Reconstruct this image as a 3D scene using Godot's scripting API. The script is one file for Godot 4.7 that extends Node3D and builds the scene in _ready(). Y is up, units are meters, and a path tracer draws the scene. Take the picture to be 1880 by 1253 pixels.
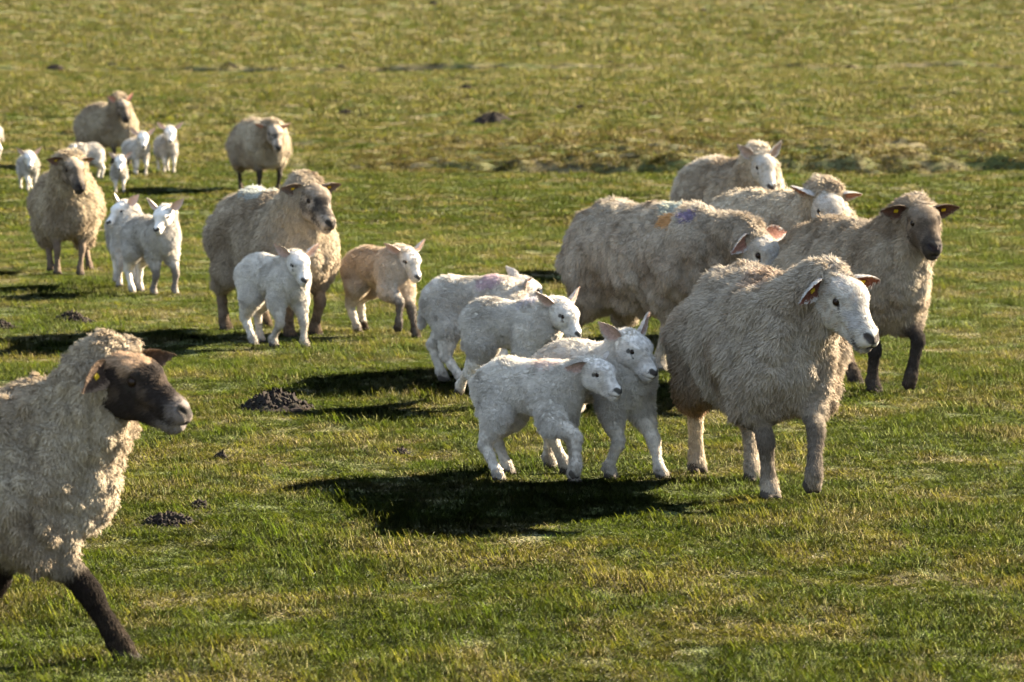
extends Node3D
# A flock of ewes and lambs on grazed pasture, low sun from behind right.

const F := 6500.0          # focal length of the lens in pixels of the 1880 x 1253 photograph
const HORIZON := 20.0      # image row of the level horizon
const EYE := 1.65          # camera height above the pasture
var tilt := atan((626.5 - HORIZON) / F)

var hill := FastNoiseLite.new()
var lump := FastNoiseLite.new()
var patch := FastNoiseLite.new()
var bare := FastNoiseLite.new()
var fine := FastNoiseLite.new()
var cells := FastNoiseLite.new()

var animals: Array = []
var built: Array = []
var ewe_head := {}
var lamb_head := {}
var zones: Array = []
var zone_out: Array = []
var mounds: Array = []
var mound_xz := PackedVector3Array()
var used := {}


# ---------------------------------------------------------------- small helpers
func ray(px: float, py: float) -> Vector3:
	return Vector3((px - 940.0) / F, -(py - 626.5) / F, -1.0).rotated(Vector3.RIGHT, -tilt)

func on_ground(px: float, py: float, height := 0.0) -> Vector3:
	var d := ray(px, py)
	return Vector3(0, EYE, 0) + d * ((EYE - height) / -d.y)

func at_depth(px: float, py: float, depth: float) -> Vector3:
	var d := ray(px, py)
	return Vector3(0, EYE, 0) + d * (depth / -d.z)

func on_land(px: float, py: float) -> Vector3:
	# where the line of sight meets the land, slope included
	var d := ray(px, py)
	var t := 6.0
	var last := t
	while t < 400.0:
		var p := Vector3(0, EYE, 0) + d * t
		if p.y < land(p.x, p.z):
			break
		last = t
		t += 0.4
	for i in 12:
		var m := (last + t) * 0.5
		var q := Vector3(0, EYE, 0) + d * m
		if q.y < land(q.x, q.z):
			t = m
		else:
			last = m
	return Vector3(0, EYE, 0) + d * t

func sm(a: float, b: float, x: float) -> float:
	return smoothstep(a, b, x)

func land(x: float, z: float) -> float:
	var d := -z
	var h := 0.0
	# the bank behind the shallow ditch: strong on the right, dying out on the left
	var right := sm(-3.4, 1.5, x + hill.get_noise_2d(d * 0.6, 40.0) * 0.5)
	var toe := 37.0 + hill.get_noise_2d(x * 0.7, 7.0) * 0.5 + lump.get_noise_2d(x * 0.8, 3.0) * 0.10
	h += 0.20 * right * (0.68 * sm(toe, toe + 0.24, d) + 0.38 * sm(toe + 0.2, toe + 2.2, d)) + 0.13 * (1.0 - right) * sm(36.0, 58.0, d)
	h -= 0.07 * right * exp(-pow((d - toe + 0.3) / 0.7, 2.0))
	# the long rise of the dyke
	h += 0.25 * sm(58.0, 95.0, d)
	if d > 82.0:
		h += 0.00105 * pow(minf(d, 170.0) - 82.0, 1.9)
	# an old rut that runs along the foot of the rise
	var rut := 79.0 + hill.get_noise_2d(x * 0.25, 91.0) * 0.8 + lump.get_noise_2d(x * 0.5, 3.0) * 0.15
	h += maxf(0.05, 0.09 + 0.10 * hill.get_noise_2d(x * 0.8, 5.0)) * sm(rut, rut + 0.22, d) * sm(rut + 9.0, rut + 0.6, d)
	var near := sm(14.0, 60.0, d)
	h += hill.get_noise_2d(x, z) * lerpf(0.012, 0.07, near)
	h += lump.get_noise_2d(x, z) * lerpf(0.008, 0.055, near)
	if d > 34.0 and d < 50.0:
		h += lump.get_noise_2d(x * 1.3 + 50.0, z * 1.3) * 0.07 * right * sm(34.0, 37.0, d) * sm(50.0, 42.0, d)
	return h

func numbered(called: String) -> String:
	used[called] = used.get(called, -1) + 1
	return called if used[called] == 0 else "%s_%03d" % [called, used[called]]

func tag(o: Node, label: String, category := "", group := "", kind := "") -> void:
	if label: o.set_meta("label", label)
	if category: o.set_meta("category", category)
	if group: o.set_meta("group", group)
	if kind: o.set_meta("kind", kind)

func array_mesh(v: PackedVector3Array, n: PackedVector3Array, c: PackedColorArray, i: PackedInt32Array, m: Material) -> ArrayMesh:
	var a := []
	a.resize(Mesh.ARRAY_MAX)
	a[Mesh.ARRAY_VERTEX] = v
	a[Mesh.ARRAY_NORMAL] = n
	a[Mesh.ARRAY_COLOR] = c
	a[Mesh.ARRAY_INDEX] = i
	var am := ArrayMesh.new()
	am.add_surface_from_arrays(Mesh.PRIMITIVE_TRIANGLES, a)
	am.surface_set_material(0, m)
	return am

func smooth_normals(v: PackedVector3Array, idx: PackedInt32Array) -> PackedVector3Array:
	var n := PackedVector3Array()
	n.resize(v.size())
	for t in range(0, idx.size(), 3):
		var a := idx[t]
		var b := idx[t + 1]
		var c := idx[t + 2]
		var f := (v[c] - v[a]).cross(v[b] - v[a])
		n[a] += f
		n[b] += f
		n[c] += f
	for i in n.size():
		n[i] = n[i].normalized()
	return n


# ---------------------------------------------------------------- bodies from distance fields
# one shape = 14 floats: kind (0 tapered capsule, 1 ellipsoid, 2 carved capsule), centre or start, radii or span, 1/len2, start radius, growth, blend, region
const ST := 14

func cap(P: PackedFloat32Array, a: Vector3, b: Vector3, ra: float, rb: float, k: float, region: int, carve := false) -> void:
	var s := b - a
	P.append_array(PackedFloat32Array([2.0 if carve else 0.0, a.x, a.y, a.z, s.x, s.y, s.z, 1.0 / maxf(s.length_squared(), 1e-8), ra, rb - ra, k, region, 0, 0]))

func ell(P: PackedFloat32Array, c: Vector3, r: Vector3, k: float, region: int) -> void:
	P.append_array(PackedFloat32Array([1.0, c.x, c.y, c.z, r.x, r.y, r.z, 0, maxf(r.x, maxf(r.y, r.z)), 0, k, region, 0, 0]))

func dist1(P: PackedFloat32Array, o: int, x: float, y: float, z: float) -> float:
	var px := x - P[o + 1]
	var py := y - P[o + 2]
	var pz := z - P[o + 3]
	if P[o] == 1.0:
		var ex := px / P[o + 4]
		var ey := py / P[o + 5]
		var ez := pz / P[o + 6]
		var k0 := sqrt(ex * ex + ey * ey + ez * ez)
		ex /= P[o + 4]
		ey /= P[o + 5]
		ez /= P[o + 6]
		var k1 := sqrt(ex * ex + ey * ey + ez * ez)
		return k0 * (k0 - 1.0) / maxf(k1, 1e-5)
	var t := clampf((px * P[o + 4] + py * P[o + 5] + pz * P[o + 6]) * P[o + 7], 0.0, 1.0)
	px -= P[o + 4] * t
	py -= P[o + 5] * t
	pz -= P[o + 6] * t
	return sqrt(px * px + py * py + pz * pz) - P[o + 8] - P[o + 9] * t

func field(P: PackedFloat32Array, which: PackedInt32Array, x: float, y: float, z: float) -> float:
	var d := 1000.0
	for o in which:
		var e := dist1(P, o, x, y, z)
		var k := P[o + 10]
		if P[o] == 2.0:
			e = -e
			var hc := maxf(k - absf(d - e), 0.0) / k
			d = maxf(d, e) + hc * hc * k * 0.25
		else:
			var h := maxf(k - absf(d - e), 0.0) / k
			d = minf(d, e) - h * h * k * 0.25
	return d

func field_mesh(P: PackedFloat32Array, cell: float) -> Dictionary:
	var all := PackedInt32Array()
	var lo := Vector3(9, 9, 9)
	var hi := Vector3(-9, -9, -9)
	for o in range(0, P.size(), ST):
		all.append(o)
		if P[o] == 2.0:
			continue
		var a := Vector3(P[o + 1], P[o + 2], P[o + 3])
		var b := a
		var r := Vector3(P[o + 4], P[o + 5], P[o + 6])
		if P[o] == 0.0:
			b = a + r
			var m := maxf(P[o + 8], P[o + 8] + P[o + 9])
			r = Vector3(m, m, m)
		lo = lo.min(a.min(b) - r)
		hi = hi.max(a.max(b) + r)
	lo -= Vector3.ONE * (cell * 2.0 + 0.012)
	hi += Vector3.ONE * (cell * 2.0 + 0.012)
	var B := 5
	var bx := int(ceil((hi.x - lo.x) / cell / B)) + 1
	var by := int(ceil((hi.y - lo.y) / cell / B)) + 1
	var bz := int(ceil((hi.z - lo.z) / cell / B)) + 1
	var nx := bx * B
	var ny := by * B
	var nz := bz * B
	var sy := nx
	var sz := nx * ny
	var G := PackedFloat32Array()
	G.resize(nx * ny * nz)
	G.fill(1000.0)
	var active := PackedInt32Array()
	var R := B * cell * 0.87
	var ds := PackedFloat32Array()
	ds.resize(all.size())
	for kb in bz:
		for jb in by:
			for ib in bx:
				var cx := lo.x + (ib * B + (B - 1) * 0.5) * cell
				var cy := lo.y + (jb * B + (B - 1) * 0.5) * cell
				var cz := lo.z + (kb * B + (B - 1) * 0.5) * cell
				var dm := 1000.0
				for q in all.size():
					var e := dist1(P, all[q], cx, cy, cz)
					ds[q] = e
					if P[all[q]] != 2.0:
						dm = minf(dm, e)
				if dm > R + 2.0 * cell + 0.03:
					continue
				var cand := PackedInt32Array()
				for q in all.size():
					if ds[q] < dm + 2.0 * R + P[all[q] + 10]:
						cand.append(all[q])
				var cur := field(P, cand, cx, cy, cz)
				if absf(cur) > R + 2.5 * cell:
					if cur < 0.0:
						for k in B:
							for j in B:
								var row := (kb * B + k) * sz + (jb * B + j) * sy + ib * B
								for i in B:
									G[row + i] = -1000.0
					continue
				active.append_array(PackedInt32Array([ib, jb, kb]))
				for k in B:
					var z := lo.z + (kb * B + k) * cell
					for j in B:
						var y := lo.y + (jb * B + j) * cell
						var row := (kb * B + k) * sz + (jb * B + j) * sy + ib * B
						for i in B:
							G[row + i] = field(P, cand, lo.x + (ib * B + i) * cell, y, z)
	var V := PackedVector3Array()
	var at := PackedInt32Array()
	var I := PackedInt32Array()
	I.resize(G.size())
	I.fill(-1)
	var off := PackedInt32Array([0, 1, sy, sy + 1, sz, sz + 1, sz + sy, sz + sy + 1])
	for n in range(0, active.size(), 3):
		for k in B:
			var gk := active[n + 2] * B + k
			if gk >= nz - 1: continue
			for j in B:
				var gj := active[n + 1] * B + j
				if gj >= ny - 1: continue
				for i in B:
					var gi := active[n] * B + i
					if gi >= nx - 1: continue
					var g := gk * sz + gj * sy + gi
					var v0 := G[g]
					var v1 := G[g + 1]
					var v2 := G[g + sy]
					var v3 := G[g + sy + 1]
					var v4 := G[g + sz]
					var v5 := G[g + sz + 1]
					var v6 := G[g + sz + sy]
					var v7 := G[g + sz + sy + 1]
					var inside := int(v0 < 0) + int(v1 < 0) + int(v2 < 0) + int(v3 < 0) + int(v4 < 0) + int(v5 < 0) + int(v6 < 0) + int(v7 < 0)
					if inside == 0 or inside == 8: continue
					var s := Vector3.ZERO
					var c := 0
					if (v0 < 0) != (v1 < 0): s += Vector3(v0 / (v0 - v1), 0, 0); c += 1
					if (v2 < 0) != (v3 < 0): s += Vector3(v2 / (v2 - v3), 1, 0); c += 1
					if (v4 < 0) != (v5 < 0): s += Vector3(v4 / (v4 - v5), 0, 1); c += 1
					if (v6 < 0) != (v7 < 0): s += Vector3(v6 / (v6 - v7), 1, 1); c += 1
					if (v0 < 0) != (v2 < 0): s += Vector3(0, v0 / (v0 - v2), 0); c += 1
					if (v1 < 0) != (v3 < 0): s += Vector3(1, v1 / (v1 - v3), 0); c += 1
					if (v4 < 0) != (v6 < 0): s += Vector3(0, v4 / (v4 - v6), 1); c += 1
					if (v5 < 0) != (v7 < 0): s += Vector3(1, v5 / (v5 - v7), 1); c += 1
					if (v0 < 0) != (v4 < 0): s += Vector3(0, 0, v0 / (v0 - v4)); c += 1
					if (v1 < 0) != (v5 < 0): s += Vector3(1, 0, v1 / (v1 - v5)); c += 1
					if (v2 < 0) != (v6 < 0): s += Vector3(0, 1, v2 / (v2 - v6)); c += 1
					if (v3 < 0) != (v7 < 0): s += Vector3(1, 1, v3 / (v3 - v7)); c += 1
					I[g] = V.size()
					at.append(g)
					V.append(lo + (Vector3(gi, gj, gk) + s / c) * cell)
	var T := PackedInt32Array()
	for n in at.size():
		var g := at[n]
		var s0 := G[g] < 0
		var e := [[1, sy, sz], [sy, sz, 1], [sz, 1, sy]]
		for ax in 3:
			var st: int = e[ax][0]
			var u: int = e[ax][1]
			var w: int = e[ax][2]
			if (G[g + st] < 0) == s0: continue
			var a := I[g]
			var b := I[g - u]
			var c := I[g - u - w]
			var d := I[g - w]
			if b < 0 or c < 0 or d < 0: continue
			if s0:
				T.append_array(PackedInt32Array([a, c, b, a, d, c]))
			else:
				T.append_array(PackedInt32Array([a, b, c, a, c, d]))
	return {"v": V, "t": T}


# ---------------------------------------------------------------- heads
func head_shapes(lamb: bool) -> PackedFloat32Array:
	var P := PackedFloat32Array()
	if lamb:
		ell(P, Vector3(0.025, 0.0, 0), Vector3(0.060, 0.052, 0.050), 0.015, 0)
		ell(P, Vector3(0.062, 0.006, 0), Vector3(0.045, 0.038, 0.043), 0.015, 0)
		cap(P, Vector3(0.07, 0.0, 0), Vector3(0.135, -0.038, 0), 0.030, 0.019, 0.02, 0)
		ell(P, Vector3(0.137, -0.043, 0), Vector3(0.026, 0.023, 0.022), 0.012, 0)
		cap(P, Vector3(0.02, -0.032, 0), Vector3(0.125, -0.062, 0), 0.034, 0.014, 0.02, 0)
		for s in [-1.0, 1.0]:
			ell(P, Vector3(0.045, -0.022, 0.02 * s), Vector3(0.042, 0.034, 0.024), 0.02, 0)
			cap(P, Vector3(0.06, 0.024, 0.030 * s), Vector3(0.085, 0.016, 0.029 * s), 0.011, 0.010, 0.012, 0)
		ell(P, Vector3(0.132, -0.064, 0), Vector3(0.016, 0.010, 0.013), 0.010, 0)
		for s in [-1.0, 1.0]:
			cap(P, Vector3(0.078, 0.004, 0.050 * s), Vector3(0.082, 0.003, 0.050 * s), 0.011, 0.010, 0.008, 0, true)
			cap(P, Vector3(0.166, -0.041, 0.011 * s), Vector3(0.158, -0.037, 0.015 * s), 0.004, 0.003, 0.004, 0, true)
			cap(P, Vector3(0.160, -0.058, 0.004 * s), Vector3(0.122, -0.052, 0.026 * s), 0.003, 0.002, 0.004, 0, true)
	else:
		ell(P, Vector3(0.03, 0.0, 0), Vector3(0.085, 0.066, 0.062), 0.02, 0)
		ell(P, Vector3(0.085, 0.012, 0), Vector3(0.068, 0.046, 0.056), 0.02, 0)
		cap(P, Vector3(0.09, 0.010, 0), Vector3(0.215, -0.050, 0), 0.043, 0.028, 0.03, 0)
		ell(P, Vector3(0.222, -0.060, 0), Vector3(0.036, 0.033, 0.034), 0.02, 0)
		cap(P, Vector3(0.03, -0.055, 0), Vector3(0.205, -0.090, 0), 0.046, 0.022, 0.03, 0)
		for s in [-1.0, 1.0]:
			ell(P, Vector3(0.058, -0.045, 0.026 * s), Vector3(0.064, 0.052, 0.032), 0.03, 0)
			cap(P, Vector3(0.078, 0.034, 0.045 * s), Vector3(0.115, 0.024, 0.043 * s), 0.016, 0.013, 0.016, 0)
			ell(P, Vector3(0.232, -0.068, 0.014 * s), Vector3(0.024, 0.021, 0.019), 0.012, 0)
			cap(P, Vector3(0.13, -0.02, 0.034 * s), Vector3(0.19, -0.05, 0.026 * s), 0.018, 0.014, 0.02, 0)
		ell(P, Vector3(0.218, -0.099, 0), Vector3(0.027, 0.015, 0.021), 0.014, 0)
		for s in [-1.0, 1.0]:
			cap(P, Vector3(0.101, 0.004, 0.068 * s), Vector3(0.111, 0.002, 0.066 * s), 0.015, 0.013, 0.010, 0, true)
			cap(P, Vector3(0.262, -0.057, 0.011 * s), Vector3(0.246, -0.047, 0.021 * s), 0.0055, 0.004, 0.005, 0, true)
			cap(P, Vector3(0.256, -0.086, 0.002 * s), Vector3(0.196, -0.079, 0.036 * s), 0.004, 0.003, 0.005, 0, true)
	return P

func segd(p: Vector3, a: Vector3, b: Vector3) -> float:
	return p.distance_to(Geometry3D.get_closest_point_to_segment(p, a, b))

func head_color(p: Vector3, lamb: bool, face: String, ns: float, ns2: float) -> Color:
	var c: Color
	var q := p
	if lamb: q = Vector3(p.x * 1.62, p.y * 1.5, p.z * 1.35)
	var side := absf(q.z)
	match face:
		"white":
			c = Color(0.456, 0.418, 0.365)
			c = c.lerp(Color(0.274, 0.266, 0.266), 0.55 * sm(0.1, 0.5, ns + 0.7 * sm(0.05, 0.0, absf(q.x - 0.17)) - 0.25))
			c = c.lerp(Color(0.304, 0.22, 0.152), 0.5 * sm(0.2, 0.6, ns2))
		"lamb":
			c = Color(0.593, 0.555, 0.509)
			c = c.lerp(Color(0.456, 0.403, 0.35), 0.5 * sm(0.0, 0.5, ns))
		"black":
			c = Color(0.026, 0.020, 0.017)
			c = c.lerp(Color(0.060, 0.044, 0.033), sm(0.0, 0.5, ns))
			# tan forehead, pale muzzle
			var fore := sm(0.020, 0.042, q.y + ns * 0.02 - maxf(0.0, q.x - 0.08) * 0.35)
			c = c.lerp(Color(0.304, 0.205, 0.129), fore)
			c = c.lerp(Color(0.076, 0.0532, 0.038), 0.8 * sm(0.03, -0.04, q.x) * (1.0 - fore))
			c = c.lerp(Color(0.15, 0.125, 0.11), 0.85 * sm(0.200, 0.245, q.x + ns * 0.03 + ns2 * 0.02))
			c = c.lerp(Color(0.167, 0.144, 0.129), sm(0.005, -0.006, q.y + 0.086 - (0.2 - q.x) * 0.05) * sm(0.15, 0.2, q.x))
		"brown":
			c = Color(0.09, 0.068, 0.05)
			c = c.lerp(Color(0.19, 0.145, 0.105), sm(-0.1, 0.5, ns))
			c = c.lerp(Color(0.23, 0.18, 0.13), 0.7 * sm(0.02, 0.05, q.y + ns2 * 0.02))
			c = c.lerp(Color(0.0266, 0.0228, 0.0205), 0.8 * sm(0.17, 0.23, q.x + ns * 0.03))
		"grey":
			c = Color(0.152, 0.122, 0.095)
			c = c.lerp(Color(0.319, 0.266, 0.213), sm(-0.1, 0.35, ns + 1.4 * sm(-0.03, -0.07, q.y + q.x * 0.2)))
			c = c.lerp(Color(0.057, 0.0471, 0.0395), sm(-0.1, 0.4, ns2 + 0.7 * sm(0.05, 0.0, absf(q.x - 0.16)) - 0.35))
			c = c.lerp(Color(0.258, 0.205, 0.152), 0.8 * sm(0.025, 0.05, q.y + ns2 * 0.01))
	var e := Vector3(0.106, 0.003, 0.062)
	var qs := Vector3(q.x, q.y, side)
	var dark := Color(0.022, 0.018, 0.016)
	c = c.lerp(dark, 0.85 * (sm(0.019, 0.013, qs.distance_to(e)) if not lamb else sm(0.015, 0.010, qs.distance_to(e))))
	if face == "white" or face == "lamb":
		c = c.lerp(dark, 0.9 * sm(0.0085, 0.004, segd(qs, Vector3(0.118, -0.003, 0.053), Vector3(0.137, -0.022, 0.046)) + ns * 0.003))
	# nose leather and lips
	var nose := segd(qs, Vector3(0.258, -0.056, 0.006), Vector3(0.246, -0.047, 0.021))
	c = c.lerp(dark, 0.93 * sm(0.017, 0.010, nose + ns2 * 0.004))
	c = c.lerp(dark, 0.8 * sm(0.007, 0.0035, segd(qs, Vector3(0.262, -0.060, 0.0), Vector3(0.256, -0.084, 0.0))))
	c = c.lerp(dark, (0.5 if lamb else 0.9) * sm(0.0075, 0.0035, segd(qs, Vector3(0.256, -0.086, 0.0), Vector3(0.196, -0.080, 0.036)) + ns2 * 0.003))
	if face == "white":
		c = c.lerp(dark, 0.8 * sm(0.016, 0.008, segd(qs, Vector3(0.246, -0.093, 0.0), Vector3(0.215, -0.090, 0.026)) + ns * 0.006))
	return c

func add_ear(out: Dictionary, base: Vector3, dir: Vector3, open: Vector3, length: float, width: float, curl: float, outer: Color, inner: Color) -> void:
	dir = dir.normalized()
	open = (open - dir * open.dot(dir)).normalized()
	var side := dir.cross(open)
	var V: PackedVector3Array = out.v
	var C: PackedColorArray = out.c
	var Wt: PackedFloat32Array = out.w
	var T: PackedInt32Array = out.t
	var NU := 9
	var NV := 6
	for layer in 2:
		var first := V.size()
		for iu in NU + 1:
			var u := float(iu) / NU
			var w := width * (0.42 * (1.0 - u) + 0.95 * pow(sin(PI * pow(u, 0.8)), 0.8) * (1.0 - 0.25 * u)) * sqrt(maxf(0.0, 1.0 - pow(u, 4.0)))
			for iv in NV + 1:
				var v := float(iv) / NV * 2.0 - 1.0
				var cup := lerpf(1.0, 0.42, u)
				var ang := v * 1.5 * cup
				var p := base + dir * (length * u) + side * (sin(ang) / maxf(1.5 * cup, 0.3) * w * 1.15) + open * ((1.0 - cos(ang)) / maxf(1.5 * cup, 0.3) * w * 0.9 + curl * length * u * u)
				var edge := (1.0 - v * v) * (1.0 - u * u * u * u)
				p += open * (-0.0035 if layer == 0 else 0.0022) * (0.15 + edge)
				V.append(p)
				C.append(outer if layer == 0 or absf(v) > 0.9 else inner)
				Wt.append(-0.4)
		for iu in NU:
			for iv in NV:
				var a := first + iu * (NV + 1) + iv
				var b := a + NV + 1
				if layer == 0:
					T.append_array(PackedInt32Array([a, a + 1, b, a + 1, b + 1, b]))
				else:
					T.append_array(PackedInt32Array([a, b, a + 1, a + 1, b, b + 1]))
	out.v = V
	out.c = C
	out.w = Wt
	out.t = T


# ---------------------------------------------------------------- one ewe or lamb
func knee_of(a: Vector3, b: Vector3, la: float, lb: float, pole: Vector3) -> Vector3:
	var ab := b - a
	var d := ab.length()
	var k := maxf(1.0, d / (la + lb) * 1.004)
	la *= k
	lb *= k
	var x := (la * la - lb * lb + d * d) / (2.0 * d)
	var h := sqrt(maxf(0.0, la * la - x * x))
	var n := ab / d
	var up := (pole - n * pole.dot(n)).normalized()
	return a + n * x + up * h

func build_animal(at: int) -> void:
	var A: Dictionary = animals[at]
	var lamb: bool = A.lamb
	var s: float = A.s
	var yaw := deg_to_rad(A.yaw)
	var root: Vector3 = A.root
	var frame := Transform3D(Basis(Vector3.UP, -yaw), root)
	var inv := frame.affine_inverse()
	var rng := RandomNumberGenerator.new()
	rng.seed = 4711 + at * 131
	# head
	var hf := deg_to_rad(A.hyaw - A.yaw)
	var hp := deg_to_rad(A.hpitch)
	var hx := Vector3(cos(hf) * cos(hp), -sin(hp), sin(hf) * cos(hp))
	var hz := hx.cross(Vector3.UP).normalized()
	var hy := hz.cross(hx)
	if A.has("roll"):
		hy = hy.rotated(hx, deg_to_rad(A.roll))
		hz = hx.cross(hy)
	var hs := s * float(A.get("hs", 1.02 if lamb else 1.0))
	var poll: Vector3 = inv * (A.poll as Vector3)
	var ho := poll - hy * ((0.046 if lamb else 0.060) * hs) - hx * 0.02 * hs
	var head := Transform3D(Basis(hx, hy, hz) * Basis.from_scale(Vector3.ONE * hs), ho)
	# legs, in the order right front, left front, right rear, left rear
	var P := PackedFloat32Array()
	var g: float = A.get("girth", 1.0)
	var feet: Array = A.feet
	var lt: float = A.get("leg_t", 1.0)
	var low := 0.0
	if lamb:
		ell(P, Vector3(-0.110, 0.350, 0) * s, Vector3(0.098, 0.090, 0.080 * g) * s, 0.05 * s, 0)
		ell(P, Vector3(0.0, 0.345, 0) * s, Vector3(0.18, 0.092, 0.084 * g) * s, 0.05 * s, 0)
		ell(P, Vector3(0.118, 0.345, 0) * s, Vector3(0.10, 0.097, 0.076 * g) * s, 0.05 * s, 0)
		ell(P, Vector3(0.155, 0.315, 0) * s, Vector3(0.055, 0.068, 0.055) * s, 0.04 * s, 0)
		cap(P, Vector3(0.14, 0.365, 0) * s, ho - hx * 0.012 * hs - hy * 0.012 * hs, 0.068 * s, 0.046 * hs, 0.045 * s, 1)
		cap(P, Vector3(-0.205, 0.37, 0) * s, Vector3(-0.228, 0.24, 0) * s, 0.020 * s, 0.012 * s, 0.02 * s, 0)
	else:
		ell(P, Vector3(-0.255, 0.525, 0) * s, Vector3(0.20, 0.215, 0.20 * g) * s, 0.08 * s, 0)
		ell(P, Vector3(-0.03, 0.50, 0) * s, Vector3(0.345, 0.235, 0.238 * g) * s, 0.08 * s, 0)
		ell(P, Vector3(0.21, 0.51, 0) * s, Vector3(0.215, 0.222, 0.192 * g) * s, 0.08 * s, 0)
		ell(P, Vector3(0.315, 0.44, 0) * s, Vector3(0.12, 0.145, 0.128) * s, 0.07 * s, 0)
		cap(P, Vector3(-0.24, 0.61, 0) * s, Vector3(0.20, 0.615, 0) * s, 0.118 * s, 0.115 * s, 0.08 * s, 0)
		cap(P, Vector3(0.27, 0.57, 0) * s, ho - hx * 0.03 * hs - hy * 0.015 * hs, 0.172 * s, 0.090 * hs, 0.07 * s, 1)
		cap(P, Vector3(0.33, 0.47, 0) * s, ho - hx * 0.015 * hs - hy * 0.06 * hs, 0.135 * s, 0.062 * hs, 0.06 * s, 1)
		cap(P, Vector3(-0.42, 0.61, 0) * s, Vector3(-0.46, 0.42, 0) * s, 0.045 * s, 0.03 * s, 0.05 * s, 0)
	for n in 4:
		var right := n % 2 == 0
		var front := n < 2
		var sd := 1.0 if right else -1.0
		var f = feet[n]
		var hoof: Vector3
		if f is Array:
			var lift: float = f[2] if f.size() > 2 else 0.0
			hoof = inv * on_ground(f[0], f[1], lift)
			hoof.y = lift
			var mid := (0.26 if front else -0.30) if not lamb else (0.13 if front else -0.155)
			var reach := 0.30 if not lamb else 0.17
			hoof.x = clampf(hoof.x, (mid - reach) * s, (mid + reach) * s)
			var wide := 0.19 if not lamb else 0.11
			hoof.z = sd * clampf(hoof.z * sd, 0.02 * s, wide * s)
		else:
			var dx: float = f
			hoof = Vector3(((0.26 if front else -0.31) if not lamb else (0.13 if front else -0.16)) * s + dx, 0.0, sd * (0.105 if not lamb else 0.055) * s)
		var lifted: bool = hoof.y > 0.015
		var L := s * (1.14 if lifted and front else 1.03)
		if lamb:
			var pull := Vector3((hoof.x - (0.13 if front else -0.155) * s) * 0.3, 0, (hoof.z - sd * 0.055 * s) * 0.4)
			var fet := hoof + Vector3(-0.012, 0.045, 0) * s
			if lifted: fet = hoof + Vector3(0.004, 0.048, 0) * s
			if front:
				var sh := Vector3(0.118, 0.330, 0.042 * sd) * s
				var el := Vector3(0.115, 0.240, 0.056 * sd) * s + pull
				var kn := knee_of(el, fet, 0.110 * L, 0.092 * L, Vector3(1, 0, 0))
				cap(P, sh, el, 0.058 * s, 0.042 * s, 0.035 * s, 2)
				cap(P, el, el.lerp(kn, 0.55), 0.042 * s, 0.030 * s, 0.02 * s, 2)
				cap(P, el.lerp(kn, 0.55), kn.lerp(el, 0.12), 0.026 * s, 0.0185 * s, 0.02 * s, 3)
				cap(P, kn.lerp(el, 0.12) + Vector3(0.003, 0, 0), kn.lerp(fet, 0.12) + Vector3(0.003, 0, 0), 0.0215 * s, 0.0205 * s, 0.01 * s, 3)
				cap(P, kn, kn.lerp(fet, 0.4), 0.0195 * s, 0.0145 * s, 0.012 * s, 3)
				cap(P, kn.lerp(fet, 0.4), fet, 0.0145 * s, 0.0175 * s, 0.012 * s, 3)
			else:
				var hip := Vector3(-0.138, 0.335, 0.042 * sd) * s
				var sti := Vector3(-0.118, 0.245, 0.056 * sd) * s + pull
				var hk := knee_of(sti, fet, 0.112 * L, 0.112 * L, Vector3(-1, 0, 0))
				cap(P, hip, sti, 0.068 * s, 0.052 * s, 0.035 * s, 2)
				cap(P, sti, sti.lerp(hk, 0.6), 0.054 * s, 0.034 * s, 0.02 * s, 2)
				cap(P, sti.lerp(hk, 0.6), hk, 0.032 * s, 0.023 * s, 0.02 * s, 3)
				cap(P, hk, hk.lerp(fet, 0.4), 0.0225 * s, 0.0155 * s, 0.015 * s, 3)
				cap(P, hk.lerp(fet, 0.4), fet, 0.0155 * s, 0.0175 * s, 0.015 * s, 3)
			var toe := hoof + (Vector3(0.014, 0.012, 0) if not lifted else Vector3(-0.004, 0.008, 0)) * s
			cap(P, fet, hoof + Vector3(0.001, 0.028, 0) * s, 0.0195 * s, 0.019 * s, 0.010 * s, 3)
			for c in [-1.0, 1.0]:
				cap(P, hoof + Vector3(-0.005, 0.018, 0.0095 * c) * s, toe + Vector3(0.002, 0, 0.011 * c) * s, 0.0165 * s, 0.0105 * s, 0.003 * s, 4)
		else:
			var pull := Vector3((hoof.x - (0.26 if front else -0.30) * s) * 0.3, 0, (hoof.z - sd * 0.105 * s) * 0.4)
			var fet := hoof + Vector3(-0.020, 0.062, 0) * s
			if lifted: fet = hoof + Vector3(0.006, 0.066, 0) * s
			if front:
				var sh := Vector3(0.25, 0.48, 0.105 * sd) * s
				var el := Vector3(0.240, 0.36, 0.112 * sd) * s + pull
				var kn := knee_of(el, fet, 0.165 * L, 0.143 * L, Vector3(1, 0, 0))
				cap(P, sh, el, 0.112 * s, 0.078 * s, 0.05 * s, 2)
				cap(P, el, el.lerp(kn, 0.45), 0.078 * s * lt, 0.046 * s * lt, 0.04 * s, 2)
				cap(P, el.lerp(kn, 0.4), kn.lerp(el, 0.12), 0.042 * s * lt, 0.025 * s * lt, 0.02 * s, 3)
				cap(P, kn.lerp(el, 0.1) + Vector3(0.004, 0, 0) * s, kn.lerp(fet, 0.1) + Vector3(0.004, 0, 0) * s, 0.027 * s * lt, 0.026 * s * lt, 0.012 * s, 3)
				cap(P, kn, kn.lerp(fet, 0.35), 0.026 * s * lt, 0.0205 * s * lt, 0.015 * s, 3)
				cap(P, kn.lerp(fet, 0.35), fet, 0.0205 * s * lt, 0.025 * s * lt, 0.015 * s, 3)
			else:
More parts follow.
